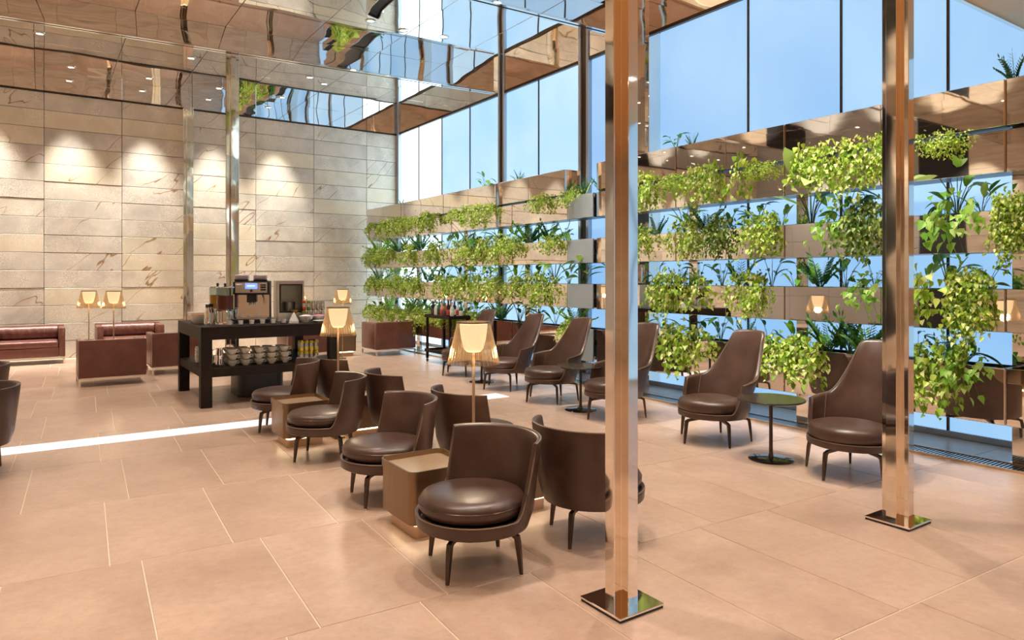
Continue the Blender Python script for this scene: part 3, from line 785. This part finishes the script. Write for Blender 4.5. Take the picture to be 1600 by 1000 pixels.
def make_boxtable():
    root = empty('bronze_box_table', (0, 0, 0))
    bm = B(); rbox(bm, -.22, .22, -.23, .23, .10, .375, .05, 6); obj('body', bm, M['bronze'], root)
    bm = B(); rbox(bm, -.226, .226, -.236, .236, .375, .392, .055, 6); obj('tray_floor', bm, M['bronze_light'], root)
    bm = B(); n = 4*7
    o_ = []; 
    for rr, z in ((0, .375), (0, .425), (.010, .425), (.010, .393)):
        ring = []
        for cx, cy, a0 in ((.226-.055, .236-.055, 0), (-.226+.055, .236-.055, 90), (-.226+.055, -.236+.055, 180), (.226-.055, -.236+.055, 270)):
            for k in range(7):
                a = R(a0+15*k); ring.append(bm.verts.new((cx+(.057-rr)*math.cos(a), cy+(.057-rr)*math.sin(a), z)))
        o_.append(ring)
    for a, b in zip(o_, o_[1:]):
        for i in range(n): bm.faces.new((a[i], a[(i+1) % n], b[(i+1) % n], b[i]))
    obj('tray_rim', bm, M['bronze'], root)
    bm = B(); rbox(bm, -.17, .17, -.18, .18, 0, .075, .03, 4); obj('plinth', bm, M['bronze_light'], root)
    bm = B(); rbox(bm, -.175, .175, -.185, .185, .078, .098, .03, 4); obj('under_light', bm, M['glow'], root, label='lit strip under the box')
    return root
bt = make_boxtable()
for k, (x, y, lab) in enumerate(((2.065, 4.03, 'bronze box table with tray top between the two nearest tub chairs'),
                                 (2.73, 4.05, 'bronze box table behind the nearest chairs, on the far side of the big lamp'),
                                 (2.09, 6.75, 'bronze box table beside the farthest left-row tub chair'),
                                 (2.74, 6.78, 'bronze box table between the back-row chairs, right of the second lamp'),
                                 (5.12, 13.75, 'bronze box table left of the far right armchair'),
                                 (.80, 14.6, 'bronze box table among the armchairs near the stone wall'))):
    o = bt if k == 0 else copy_tree(bt); o.location = (x, y, 0); tag(o, lab, 'table', 'bronze box tables')

# ------------------------------------------------------------------ lamps
def make_lamp():
    root = empty('floor_lamp', (0, 0, 0))
    bm = B(); box(bm, -.055, .055, -.055, .055, 0, .018, .004, 1); obj('base', bm, M['bronze'], root, 0)
    bm = B(); tube(bm, [(0, 0, .018), (0, 0, 1.20)], .010, 10); obj('pole', bm, M['bronze_light'], root)
    bm = B(); seg = 144; rows = []
    for t in [k/8 for k in range(9)]:
        r0 = .172-.062*t; z = 1.02+.275*t; amp = .006*(1-t*.75)
        rows.append([bm.verts.new(((r0+amp*(1 if k % 4 < 2 else -1))*math.cos(2*PI*k/seg), (r0+amp*(1 if k % 4 < 2 else -1))*math.sin(2*PI*k/seg), z)) for k in range(seg)])
    for a, b in zip(rows, rows[1:]):
        for k in range(seg): bm.faces.new((a[k], a[(k+1) % seg], b[(k+1) % seg], b[k]))
    obj('lamp_shade', bm, M['shade'], root, 20, label='pleated bronze translucent shade')
    bm = B(); lathe(bm, [(.045, 1.10), (.065, 1.12), (.084, 1.19), (.092, 1.25), (.094, 1.285), (0, 1.287)], 32); d = obj('diffuser', bm, M['diffuser'], root, label='glowing inner diffuser')
    bm = B(); lathe(bm, [(.108, 1.293), (.115, 1.293), (.115, 1.302), (.108, 1.302), (.108, 1.293)], 48); obj('top_ring', bm, M['bronze'], root)
    return root
lp = make_lamp()
for k, (x, y, s, lab) in enumerate(((2.41, 4.02, 1, 'largest pleated bronze floor lamp, between the two rows of tub chairs'),
                                    (2.46, 6.72, 1, 'second nearest floor lamp, right of the coffee buffet'),
                                    (.70, 14.0, 1.05, 'left lamp of the pair by the stone wall'), (1.04, 13.6, 1.05, 'right lamp of the pair behind the armchair'),
                                    (4.72, 15.4, 1.05, 'floor lamp seen just right of the glass-fronted cabinet'), (4.92, 13.2, 1.05, 'floor lamp above the bigger second lamp, by the corner'))):
    o = lp if k == 0 else copy_tree(lp); o.location = (x, y, 0); o.scale = (s, s, s); tag(o, lab, 'lamp', 'pleated bronze floor lamps')
    ld = bpy.data.lights.new('bulb', 'POINT'); ld.energy = 8; ld.color = (1, .82, .60); ld.shadow_soft_size = .05
    lo = bpy.data.objects.new('bulb', ld); C.objects.link(lo); lo.location = (x, y, 1.07*s)

# ------------------------------------------------------------------ armchairs (boxy leather)
def make_club(w, gathers):
    root = empty('club_armchair', (0, 0, 0)); h, d, zt, zb = w/2, .79, .68, .13
    bm = B(); box(bm, -h, h, d/2-.11, d/2, zb, zt, .018, 2); obj('back', bm, M['sofa'], root)          # back at +y, faces -y
    for s in (-1, 1):
        bm = B(); box(bm, s*h-(.10 if s > 0 else 0), s*h+(.10 if s < 0 else 0), -d/2, d/2-.11, zb, zt-.02, .018, 2); obj('arm', bm, M['sofa'], root)
    bm = B(); box(bm, -h+.10, h-.10, -d/2+.01, d/2-.11, zb, .30, .012, 2); obj('seat_base', bm, M['sofa'], root)
    bm = B(); box(bm, -h+.105, h-.105, -d/2-.005, d/2-.17, .30, .42, .035, 3); obj('seat_cushion', bm, M['sofa'], root)
    bm = B(); n, mrows = 44, 6; wd = h-.11; V = []
    for i in range(n+1):
        x = -wd+2*wd*i/n; col = []
        for j in range(mrows+1):
            t = j/mrows; z = .42+.245*t; bulge = .06*math.sin(PI*t)**.6
            wr = .010*math.sin(i*1.35+2.2*t+1.7*math.sin(i*.37))*math.sin(PI*min(1, t*1.1))
            col.append(bm.verts.new((x, d/2-.125-bulge-wr-.02, z)))
        V.append(col)
    for i in range(n):
        for j in range(mrows): bm.faces.new((V[i][j], V[i+1][j], V[i+1][j+1], V[i][j+1]))
    r_ = bmesh.ops.extrude_face_region(bm, geom=bm.faces[:]); 
    for v in [g for g in r_['geom'] if isinstance(g, bmesh.types.BMVert)]: v.co.y = d/2-.112
    obj('back_cushion', bm, M['sofa'], root, 60, label='gathered leather back cushion')
    bm = B()
    for y in (-d/2+.02, d/2-.02): box(bm, -h, h, y-.012, y+.012, .10, .125)
    for x in (-h+.012, h-.012): box(bm, x-.012, x+.012, -d/2+.02, d/2-.02, .10, .125)
    obj('steel_frame', bm, M['chrome'], root, 0)
    bm = B(); box(bm, -.013, .013, -.013, .013, 0, .10); lm = mesh('leg', bm, M['chrome'], 0)
    for x in (-h+.014, h-.014):
        for y in (-d/2+.02, d/2-.02): link('leg', lm, root, (x, y, 0))
    return root
ca, cb = make_club(1.15, 1), make_club(.88, 1)
for k, (src, x, y, a, lab) in enumerate(((ca, -.18, 15.78, 0, 'dark red leather armchair against the stone wall at far left'),
                                         (ca, 1.48, 15.75, 0, 'dark red leather armchair behind the pair of lamps, facing the viewer'),
                                         (cb, .90, 12.22, 180, 'dark red armchair turned away, leftmost of those showing their backs'),
                                         (cb, 1.95, 13.05, 180, 'dark red armchair turned away, partly behind the left end of the buffet'),
                                         (cb, 4.35, 13.75, 180, 'dark red armchair seen through the buffet behind the yellow cans'),
                                         (cb, 6.06, 13.57, 180, 'brown-red armchair turned away at the right, beside the bottle trolley'))):
    o = src if k in (0, 2) else copy_tree(src); o.location = (x, y, 0); o.rotation_euler = (0, 0, R(a)); tag(o, lab, 'armchair', 'boxy leather armchairs')

# ------------------------------------------------------------------ coffee buffet
BX0, BX1, BY0, BY1, BZ = 1.62, 3.36, 9.13, 10.82, .99
bf = empty('buffet_table', (BX0, BY0, 0), 0, 'large dark wood buffet table with open lower shelf', 'table')
w, d = BX1-BX0, BY1-BY0
bm = B(); box(bm, 0, w, 0, d, BZ-.03, BZ, .004, 1); obj('table_top', bm, M['wenge'], bf, 0)
for n_, a in (('apron', (.0, w, .0, .06)), ('apron', (0, w, d-.06, d)), ('apron', (0, .06, .06, d-.06)), ('apron', (w-.06, w, .06, d-.06))):
    bm = B(); box(bm, a[0], a[1], a[2], a[3], BZ-.16, BZ-.03); obj(n_, bm, M['wenge'], bf, 0)
for x in (0, w-.13):
    for y in (0, d-.13):
        bm = B(); box(bm, x, x+.13, y, y+.13, 0, BZ-.16); obj('leg', bm, M['wenge'], bf, 0)
bm = B(); box(bm, .01, w-.01, .01, d-.01, .37, .47); obj('shelf', bm, M['wenge'], bf, 0)
bm = B(); rbox(bm, w/2-.30, w/2+.30, d/2-.3, d/2+.3, 0, .37, .12, 6); obj('pedestal', bm, M['black'], bf)
SZ = .47
# coffee machine
cm = empty('coffee_machine', (2.40, 9.85, BZ), R(-18), 'tall coffee machine with blue screen on the buffet', 'coffee machine')
bm = B(); box(bm, -.23, .23, -.02, .30, .05, .56, .01, 2); obj('body', bm, M['black'], cm)
bm = B(); box(bm, -.23, .23, -.24, .30, 0, .05, .006, 1); obj('drip_base', bm, M['black'], cm)
bm = B(); box(bm, -.19, .19, -.23, -.05, .05, .058); obj('drip_tray', bm, M['steel'], cm, 0)
bm = B(); box(bm, -.23, .23, -.20, -.02, .38, .55, .012, 2); hd = obj('brew_head', bm, M['black'], cm); bm = B(); box(bm, -.20, .20, -.2035, -.2, .40, .535, .001, 1); obj('control_panel', bm, M['silver_plastic'], hd, 0)
bm = B(); box(bm, -.22, .22, -.03, -.018, .06, .37); obj('backsplash', bm, M['chrome'], cm, 0)
bm = B(); box(bm, -.06, .06, -.16, -.04, .27, .38, .008, 1); obj('spout_block', bm, M['black'], cm)
for x in (-.025, .025):
    bm = B(); tube(bm, [(x, -.11, .27), (x, -.12, .235)], .009, 8); obj('spout', bm, M['chrome'], cm)
bm = B(); tube(bm, [(.13, -.10, .38), (.15, -.14, .33), (.16, -.15, .24)], .006, 6); obj('steam_wand', bm, M['chrome'], cm)
bm = B(); box(bm, -.075, .075, -.212, -.2, .455, .525); sc = obj('display', bm, M['screen'], cm, 0, label='blue lit display')
bm = B()
for k in range(5): box(bm, -.05+.02*k, -.036+.02*k, -.2135, -.212, .487, .50)
obj('display_text', bm, M['screen_text'], sc, 0)
for sx in (-1, 1):
    for k in range(3):
        bm = B(); box(bm, sx*.15-.035, sx*.15+.035, -.209, -.2035, .43+.032*k, .452+.032*k, .003, 1); obj('button', bm, M['black'] if sx > 0 else M['steel'], cm, 0)
bm = B()
star = [(.026*(1 if k % 2 == 0 else .42)*math.sin(PI*k/5), .026*(1 if k % 2 == 0 else .42)*math.cos(PI*k/5)) for k in range(10)]
lo = [bm.verts.new((x, -.2035, .427+z)) for x, z in star]; hi = [bm.verts.new((x, -.208, .427+z)) for x, z in star]
bm.faces.new(hi)
for k in range(10): bm.faces.new((lo[k], lo[(k+1) % 10], hi[(k+1) % 10], hi[k]))
obj('star_button', bm, M['black'], cm, 0)
for x in (-.14, .10):
    bm = B(); box(bm, x-.085, x+.085, -.05, .2, .56, .575); hp = obj('hopper', bm, M['black'], cm, 0)
    bm = B(); box(bm, x-.085, x+.085, -.06, .2, .575, .645, .02, 3); obj('hopper_lid', bm, M['lilac'], hp)
# milk cooler
ck = empty('glass_door_cooler', (2.92, 9.92, BZ), R(-8), 'small steel cooler cabinet with glass door beside the coffee machine', 'cooler')
bm = B(); box(bm, -.18, .18, .12, .28, 0, .56); box(bm, -.18, -.15, -.14, .12, 0, .56); box(bm, .15, .18, -.14, .12, 0, .56); box(bm, -.15, .15, -.14, .12, 0, .12); box(bm, -.15, .15, -.14, .12, .51, .56)
obj('cabinet', bm, M['steel'], ck, 0)
bm = B(); box(bm, -.155, -.135, -.155, -.14, .115, .515); box(bm, .135, .155, -.155, -.14, .115, .515); box(bm, -.135, .135, -.155, -.14, .115, .135); box(bm, -.135, .135, -.155, -.14, .495, .515)
dr = obj('door', bm, M['black'], ck, 0); bm = B(); box(bm, -.135, .135, -.150, -.146, .135, .495); obj('door_glass', bm, M['glass'], dr, 0)
bm = B(); lathe(bm, [(0, .12), (.075, .12), (.08, .26), (.072, .26), (.068, .13), (0, .13)], 20); obj('milk_pot', bm, M['steel'], ck)
bm = B(); box(bm, -.17, .17, -.145, -.14, .525, .55); obj('name_strip', bm, M['lilac'], ck, 0)
# juice dispensers
def dispenser(x, y, juice, lab):
    o = empty('juice_dispenser', (x, y, BZ), 0, lab, 'drink dispenser', 'juice dispensers on the buffet')
    bm = B(); lathe(bm, [(0, 0), (.12, 0), (.118, .02), (.10, .03), (.10, .17), (.11, .18), (0, .18)], 28); obj('stand', bm, M['chrome'], o)
    bm = B(); lathe(bm, [(0, .19), (.098, .19), (.098, .37), (0, .37)], 28); obj('juice', bm, juice, o)
    bm = B(); lathe(bm, [(.101, .185), (.108, .185), (.108, .47), (.101, .47), (.101, .185)], 28); obj('jar', bm, M['glass'], o)
    bm = B(); lathe(bm, [(0, .47), (.112, .47), (.112, .485), (.05, .495), (0, .495)], 28); l = obj('lid', bm, M['chrome'], o)
    bm = B(); lathe(bm, [(0, .495), (.012, .495), (.02, .515), (.012, .53), (0, .532)], 14); obj('knob', bm, M['black'], l)
    bm = B(); tube(bm, [(0, -.10, .15), (0, -.16, .15), (0, -.165, .11)], .011, 8); obj('tap', bm, M['steel'], o)
dispenser(2.00, 9.62, M['amber'], 'juice dispenser with red-brown juice, left of the coffee machine')
dispenser(1.98, 9.98, M['orange'], 'juice dispenser with orange juice, behind the brown one')
def bowl(x, y, z, r, h, lab, cat='bowl', m='white', fill=None, group='bowls on the buffet'):
    o = empty('bowl', (x, y, z), 0, lab, cat, group)
    bm = B(); lathe(bm, [(0, 0), (r*.45, 0), (r*.48, h*.08), (r*.8, h*.5), (r, h), (r*.95, h), (r*.74, h*.5), (r*.4, h*.14), (0, h*.12)], 28); obj('dish', bm, M[m], o)
    if fill:
        bm = B(); lathe(bm, [(0, h*.5), (r*.7, h*.5), (r*.86, h*.86), (r*.5, h*1.1), (0, h*1.18)], 20)
        obj('contents', bm, M[fill], o, kind='stuff')
M['nuts'] = mat('dried_fruit', (.42, .16, .06), .6); M['sugar'] = mat('pale_wrapped_sachets', (.85, .72, .72), .5); M['pink'] = mat('pink_wrappers', (.75, .2, .32), .5)
bowl(1.74, 9.95, BZ, .14, .12, 'wide white bowl of dried fruit at the left end of the buffet', fill='nuts')
bowl(1.80, 10.32, BZ, .15, .13, 'white bowl farthest back at the left end of the buffet')
bowl(2.98, 9.36, BZ, .10, .09, 'white bowl of pale sachets right of the cooler', fill='sugar')
bowl(3.17, 9.42, BZ, .10, .085, 'white bowl of pink wrapped sweets on the right of the buffet', fill='pink')
bowl(3.12, 9.23, BZ, .09, .03, 'shallow white dish at the front right edge of the buffet')
# folded napkin pyramid, goblet
np_ = empty('folded_napkin', (2.80, 9.31, BZ), .4, 'white napkin folded to a point on the buffet', 'napkin')
bm = B(); lathe(bm, [(.085, 0), (.08, .03), (.03, .11), (0, .15)], 4); obj('cloth', bm, M['white'], np_, 0)
gb = empty('goblet', (2.90, 9.62, BZ), 0, 'stemmed glass of amber drink on the buffet', 'glass')
bm = B(); lathe(bm, [(0, 0), (.04, 0), (.04, .004), (.006, .01), (.006, .09), (.05, .13), (.062, .17), (.06, .17), (.047, .132), (0, .10)], 20); obj('glass_bowl', bm, M['glass'], gb)
bm = B(); lathe(bm, [(0, .104), (.044, .133), (.055, .155), (0, .155)], 20); obj('drink', bm, M['orange'], gb)
# steel jugs left of dispensers, sprig
for k, (x, y, lab) in enumerate(((1.79, 9.62, 'steel flask nearest the front left corner of the buffet'), (1.86, 9.78, 'steel flask just behind the front one on the buffet'))):
    f_ = empty('steel_flask', (x, y, BZ), 0, lab, 'flask', 'steel flasks on the buffet')
    bm = B(); lathe(bm, [(0, 0), (.045, 0), (.045, .15), (.028, .19), (.028, .22), (0, .22)], 18); obj('body', bm, M['chrome'], f_)
    bm = B(); lathe(bm, [(0, .22), (.03, .22), (.028, .26), (0, .262)], 14); obj('stopper', bm, M['black'], f_)
# dark mugs along the front edge
mugp = empty('espresso_cup', (0, 0, 0))
bm = B(); lathe(bm, [(0, 0), (.025, 0), (.033, .055), (.030, .055), (.022, .006), (0, .006)], 18); obj('cup', bm, M['white'], mugp)
bm = B(); lathe(bm, [(0, -.006), (.03, -.006), (.055, .004), (.052, .007), (.03, -.001), (0, -.001)], 18); obj('saucer', bm, M['black'], mugp)
for k in range(6):
    o = mugp if k == 0 else copy_tree(mugp); o.location = (1.98+.135*k, 9.27, BZ+.006)
    tag(o, 'small espresso cup on black saucer at buffet front edge, %s from the left' % ORD[k], 'cup', 'espresso cups along the front edge')
# cups stacked on the shelf
cp = empty('coffee_cup', (0, 0, 0))
bm = B(); lathe(bm, [(0, 0), (.028, 0), (.032, .006), (.052, .034), (.066, .072), (.062, .072), (.048, .034), (.026, .01), (0, .009)], 20); obj('cup', bm, M['cream'], cp)
bm = B(); tube(bm, [(.060, 0, .06), (.082, 0, .058), (.085, 0, .04), (.050, 0, .028)], .006, 6); obj('handle', bm, M['cream'], cp)
k = 0
for row, yy in ((0, 9.34), (1, 9.56)):
    for c in range(5):
        for l in range(3):
            o = cp if k == 0 else copy_tree(cp); k += 1
            o.location = (2.03+.165*c+rnd.uniform(-.008, .008), yy+rnd.uniform(-.01, .01), SZ+.073*l+.0005); o.rotation_euler = (0, 0, R(rnd.uniform(-40, 10)))
            tag(o, 'cream coffee cup, %s of the %s stack from left, %s row of shelf' % (('bottom', 'middle', 'top')[l], ORD[c], ('front', 'back')[row]), 'cup', 'stacked coffee cups on the shelf')
# saucer stacks at left
sp = None
for c, (x, y, n) in enumerate(((1.79, 9.72, 13), (1.78, 9.95, 11), (1.82, 10.2, 14))):
    for l in range(n):
        if sp is None:
            bm = B(); lathe(bm, [(0, 0), (.045, 0), (.085, .012), (.083, .016), (.045, .005), (0, .005)], 20); sp = obj('saucer', bm, M['white']); o = sp
        else: o = sp.copy(); C.objects.link(o)
        o.location = (x+rnd.uniform(-.006, .006), y+rnd.uniform(-.006, .006), SZ+.0135*l)
        tag(o, 'white saucer, %s up in the %s stack at the left of the shelf' % (ORD[l], ('nearest', 'middle', 'rear')[c]), 'saucer', 'saucers stacked on the shelf')
# steel creamers, glasses, cans
for k, (x, y, lv) in enumerate(((1.88, 9.36, 0), (1.88, 9.36, 1), (1.90, 9.6, 0), (2.16, 9.85, 0), (2.42, 9.85, 0), (2.66, 9.86, 0))):
    j = empty('steel_jug', (x, y, SZ+.118*lv), 0, ('steel jug left of the cup stacks, lower one', 'steel jug left of the cup stacks, resting on another', 'steel jug behind the left cups', 'steel jug behind the second cup stack', 'steel jug behind the middle cups', 'steel jug behind the right cups')[k], 'jug', 'steel jugs on the shelf')
    bm = B(); lathe(bm, [(0, 0), (.042, 0), (.05, .04), (.04, .09), (.044, .115), (.041, .115), (.036, .09), (0, .08)], 18); obj('body', bm, M['chrome'], j)
    bm = B(); tube(bm, [(.04, 0, .1), (.075, 0, .09), (.075, 0, .04), (.046, 0, .03)], .005, 6); obj('handle', bm, M['chrome'], j)
gl = empty('tumbler', (0, 0, 0)); bm = B(); lathe(bm, [(0, 0), (.03, 0), (.036, .13), (.033, .13), (.028, .008), (0, .008)], 16); obj('glass', bm, M['glass'], gl)
k = 0
for row in range(2):
    for c in range(4):
        o = gl if k == 0 else copy_tree(gl); k += 1; o.location = (2.86+.085*c, 9.62+.1*row, SZ)
        tag(o, 'clear tumbler on the shelf, %s from left in the %s row' % (ORD[c], ('front', 'rear')[row]), 'glass', 'tumblers on the shelf')
M['can_yellow'] = mat('yellow_can', (.75, .62, .08), .25, .4); M['can_silver'] = mat('silver_can', (.62, .6, .5), .25, .8); M['can_red'] = mat('red_can', (.55, .06, .03), .25, .3); M['can_green'] = mat('green_can', (.2, .3, .05), .25, .3)
def can(col):
    o = empty('drink_can', (0, 0, 0))
    bm = B(); lathe(bm, [(0, 0), (.024, 0), (.03, .008), (.03, .05), (.03, .085), (.03, .125), (.024, .138)], 16); obj('body', bm, M[col], o)
    bm = B(); lathe(bm, [(.024, .138), (.0255, .142), (.023, .14), (0, .138)], 16); obj('lid', bm, M['steel'], o)
    bm = B(); lathe(bm, [(.0303, .05), (.0306, .052), (.0306, .1), (.0303, .102)], 16); obj('band', bm, M['can_silver'], o)
    return o
yc = can('can_yellow'); k = 0
for l in range(2):
    for row in range(2):
        for c in range(4):
            o = yc if k == 0 else copy_tree(yc); k += 1; o.location = (2.90+.066*c, 9.30+.068*row, SZ+.143*l)
            tag(o, 'yellow and silver drink can on the shelf, %s from left, %s row, %s layer' % (ORD[c], ('front', 'rear')[row], ('lower', 'upper')[l]), 'can', 'yellow cans on the shelf')
cols = ['can_red', 'can_green', 'can_silver', 'can_silver', 'can_silver']; protos = {}
k = 0
for l in range(2):
    for c in range(5):
        q = cols[c] if l else cols[min(4, c+1)]
        if q not in protos: protos[q] = can(q); o = protos[q]
        else: o = copy_tree(protos[q])
        o.location = (3.045+.066*c, 9.66, BZ+.143*l)
        tag(o, '%s drink can on the buffet top right of the cooler, %s from left, %s layer' % (q[4:], ORD[c], ('lower', 'upper')[l]), 'can', 'cans on the buffet top')

# ------------------------------------------------------------------ bottle trolley
tr = empty('bottle_trolley', (6.04, 10.92, 0), 0, 'dark wood drinks trolley on wheels in front of the planters', 'trolley')
TW, TD = .44, .96
for n_, z0, z1 in (('top_tray', .84, .90), ('lower_tray', .20, .25)):
    bm = B(); box(bm, 0, TW, 0, TD, z0, z0+.02); box(bm, 0, .015, 0, TD, z0+.02, z1); box(bm, TW-.015, TW, 0, TD, z0+.02, z1); box(bm, .015, TW-.015, 0, .015, z0+.02, z1); box(bm, .015, TW-.015, TD-.015, TD, z0+.02, z1)
    obj(n_, bm, M['sofa'] if 0 else M['wenge'], tr, 0)
for x in (.02, TW-.06):
    for y in (.02, TD-.06):
        bm = B(); box(bm, x, x+.04, y, y+.04, .07, .84); lg = obj('leg', bm, M['wenge'], tr, 0)
        bm = B(); lathe(bm, [(0, -.012), (.03, -.012), (.035, 0), (.03, .012), (0, .012)], 16); bm.transform(Matrix.Translation((x+.02, y+.02, .035)) @ Matrix.Rotation(PI/2, 4, 'Y')); obj('wheel', bm, M['black'], lg)
def glassy(name, c): return mat(name, c, .08, 0, Transmission_Weight=.35)
BC = [glassy('clear_bottle', (.8, .85, .85)), glassy('amber_bottle', (.35, .12, .03)), glassy('green_bottle', (.05, .2, .06)), glassy('dark_bottle', (.03, .02, .02)), glassy('pink_bottle', (.7, .35, .35))]
BCN = ['clear', 'amber', 'green', 'dark', 'pink']
BLB = [mat('white_label', (.8, .75, .65), .5), mat('red_label', (.5, .06, .05), .5), mat('black_label', (.05, .05, .05), .5)]; BLN = ['white', 'red', 'black']
CAP = [mat('red_cap', (.45, .05, .03), .35), mat('gold_cap', (.6, .4, .12), .3, .8), M['black']]
k = 0; br = random.Random(3)
for row in range(2):
    for c in range(7):
        i, lb = (k*3+row) % 5, (k+k//3) % 3; hh = br.uniform(.26, .33); r_ = br.uniform(.034, .042)
        o = empty('bottle', (6.16+.18*row+br.uniform(-.01, .01), 11.02+.125*c, .8605), 0, '%s bottle with %s label on the trolley, %s from the right, %s row' % (BCN[i], BLN[lb], ORD[c], ('front', 'rear')[row]), 'bottle', 'bottles on the trolley'); k += 1
        bm = B(); lathe(bm, [(0, 0), (r_, .002), (r_, hh*.6), (r_*.85, hh*.68), (.014, hh*.78), (.013, hh*.96), (0, hh*.96)], 16); obj('glass', bm, BC[i], o)
        bm = B(); lathe(bm, [(r_+.0006, hh*.15), (r_+.001, hh*.16), (r_+.001, hh*.48), (r_+.0006, hh*.49)], 16); obj('label', bm, BLB[lb], o)
        bm = B(); lathe(bm, [(0, hh*.955), (.015, hh*.955), (.015, hh*1.03), (0, hh*1.035)], 12); obj('cap', bm, CAP[k % 3], o)
# collapse any prototype left off stage
for o in list(S.objects):
    if o.parent is None and o.location.z < -20:
        for ch in list(o.children_recursive): bpy.data.objects.remove(ch)
        bpy.data.objects.remove(o)
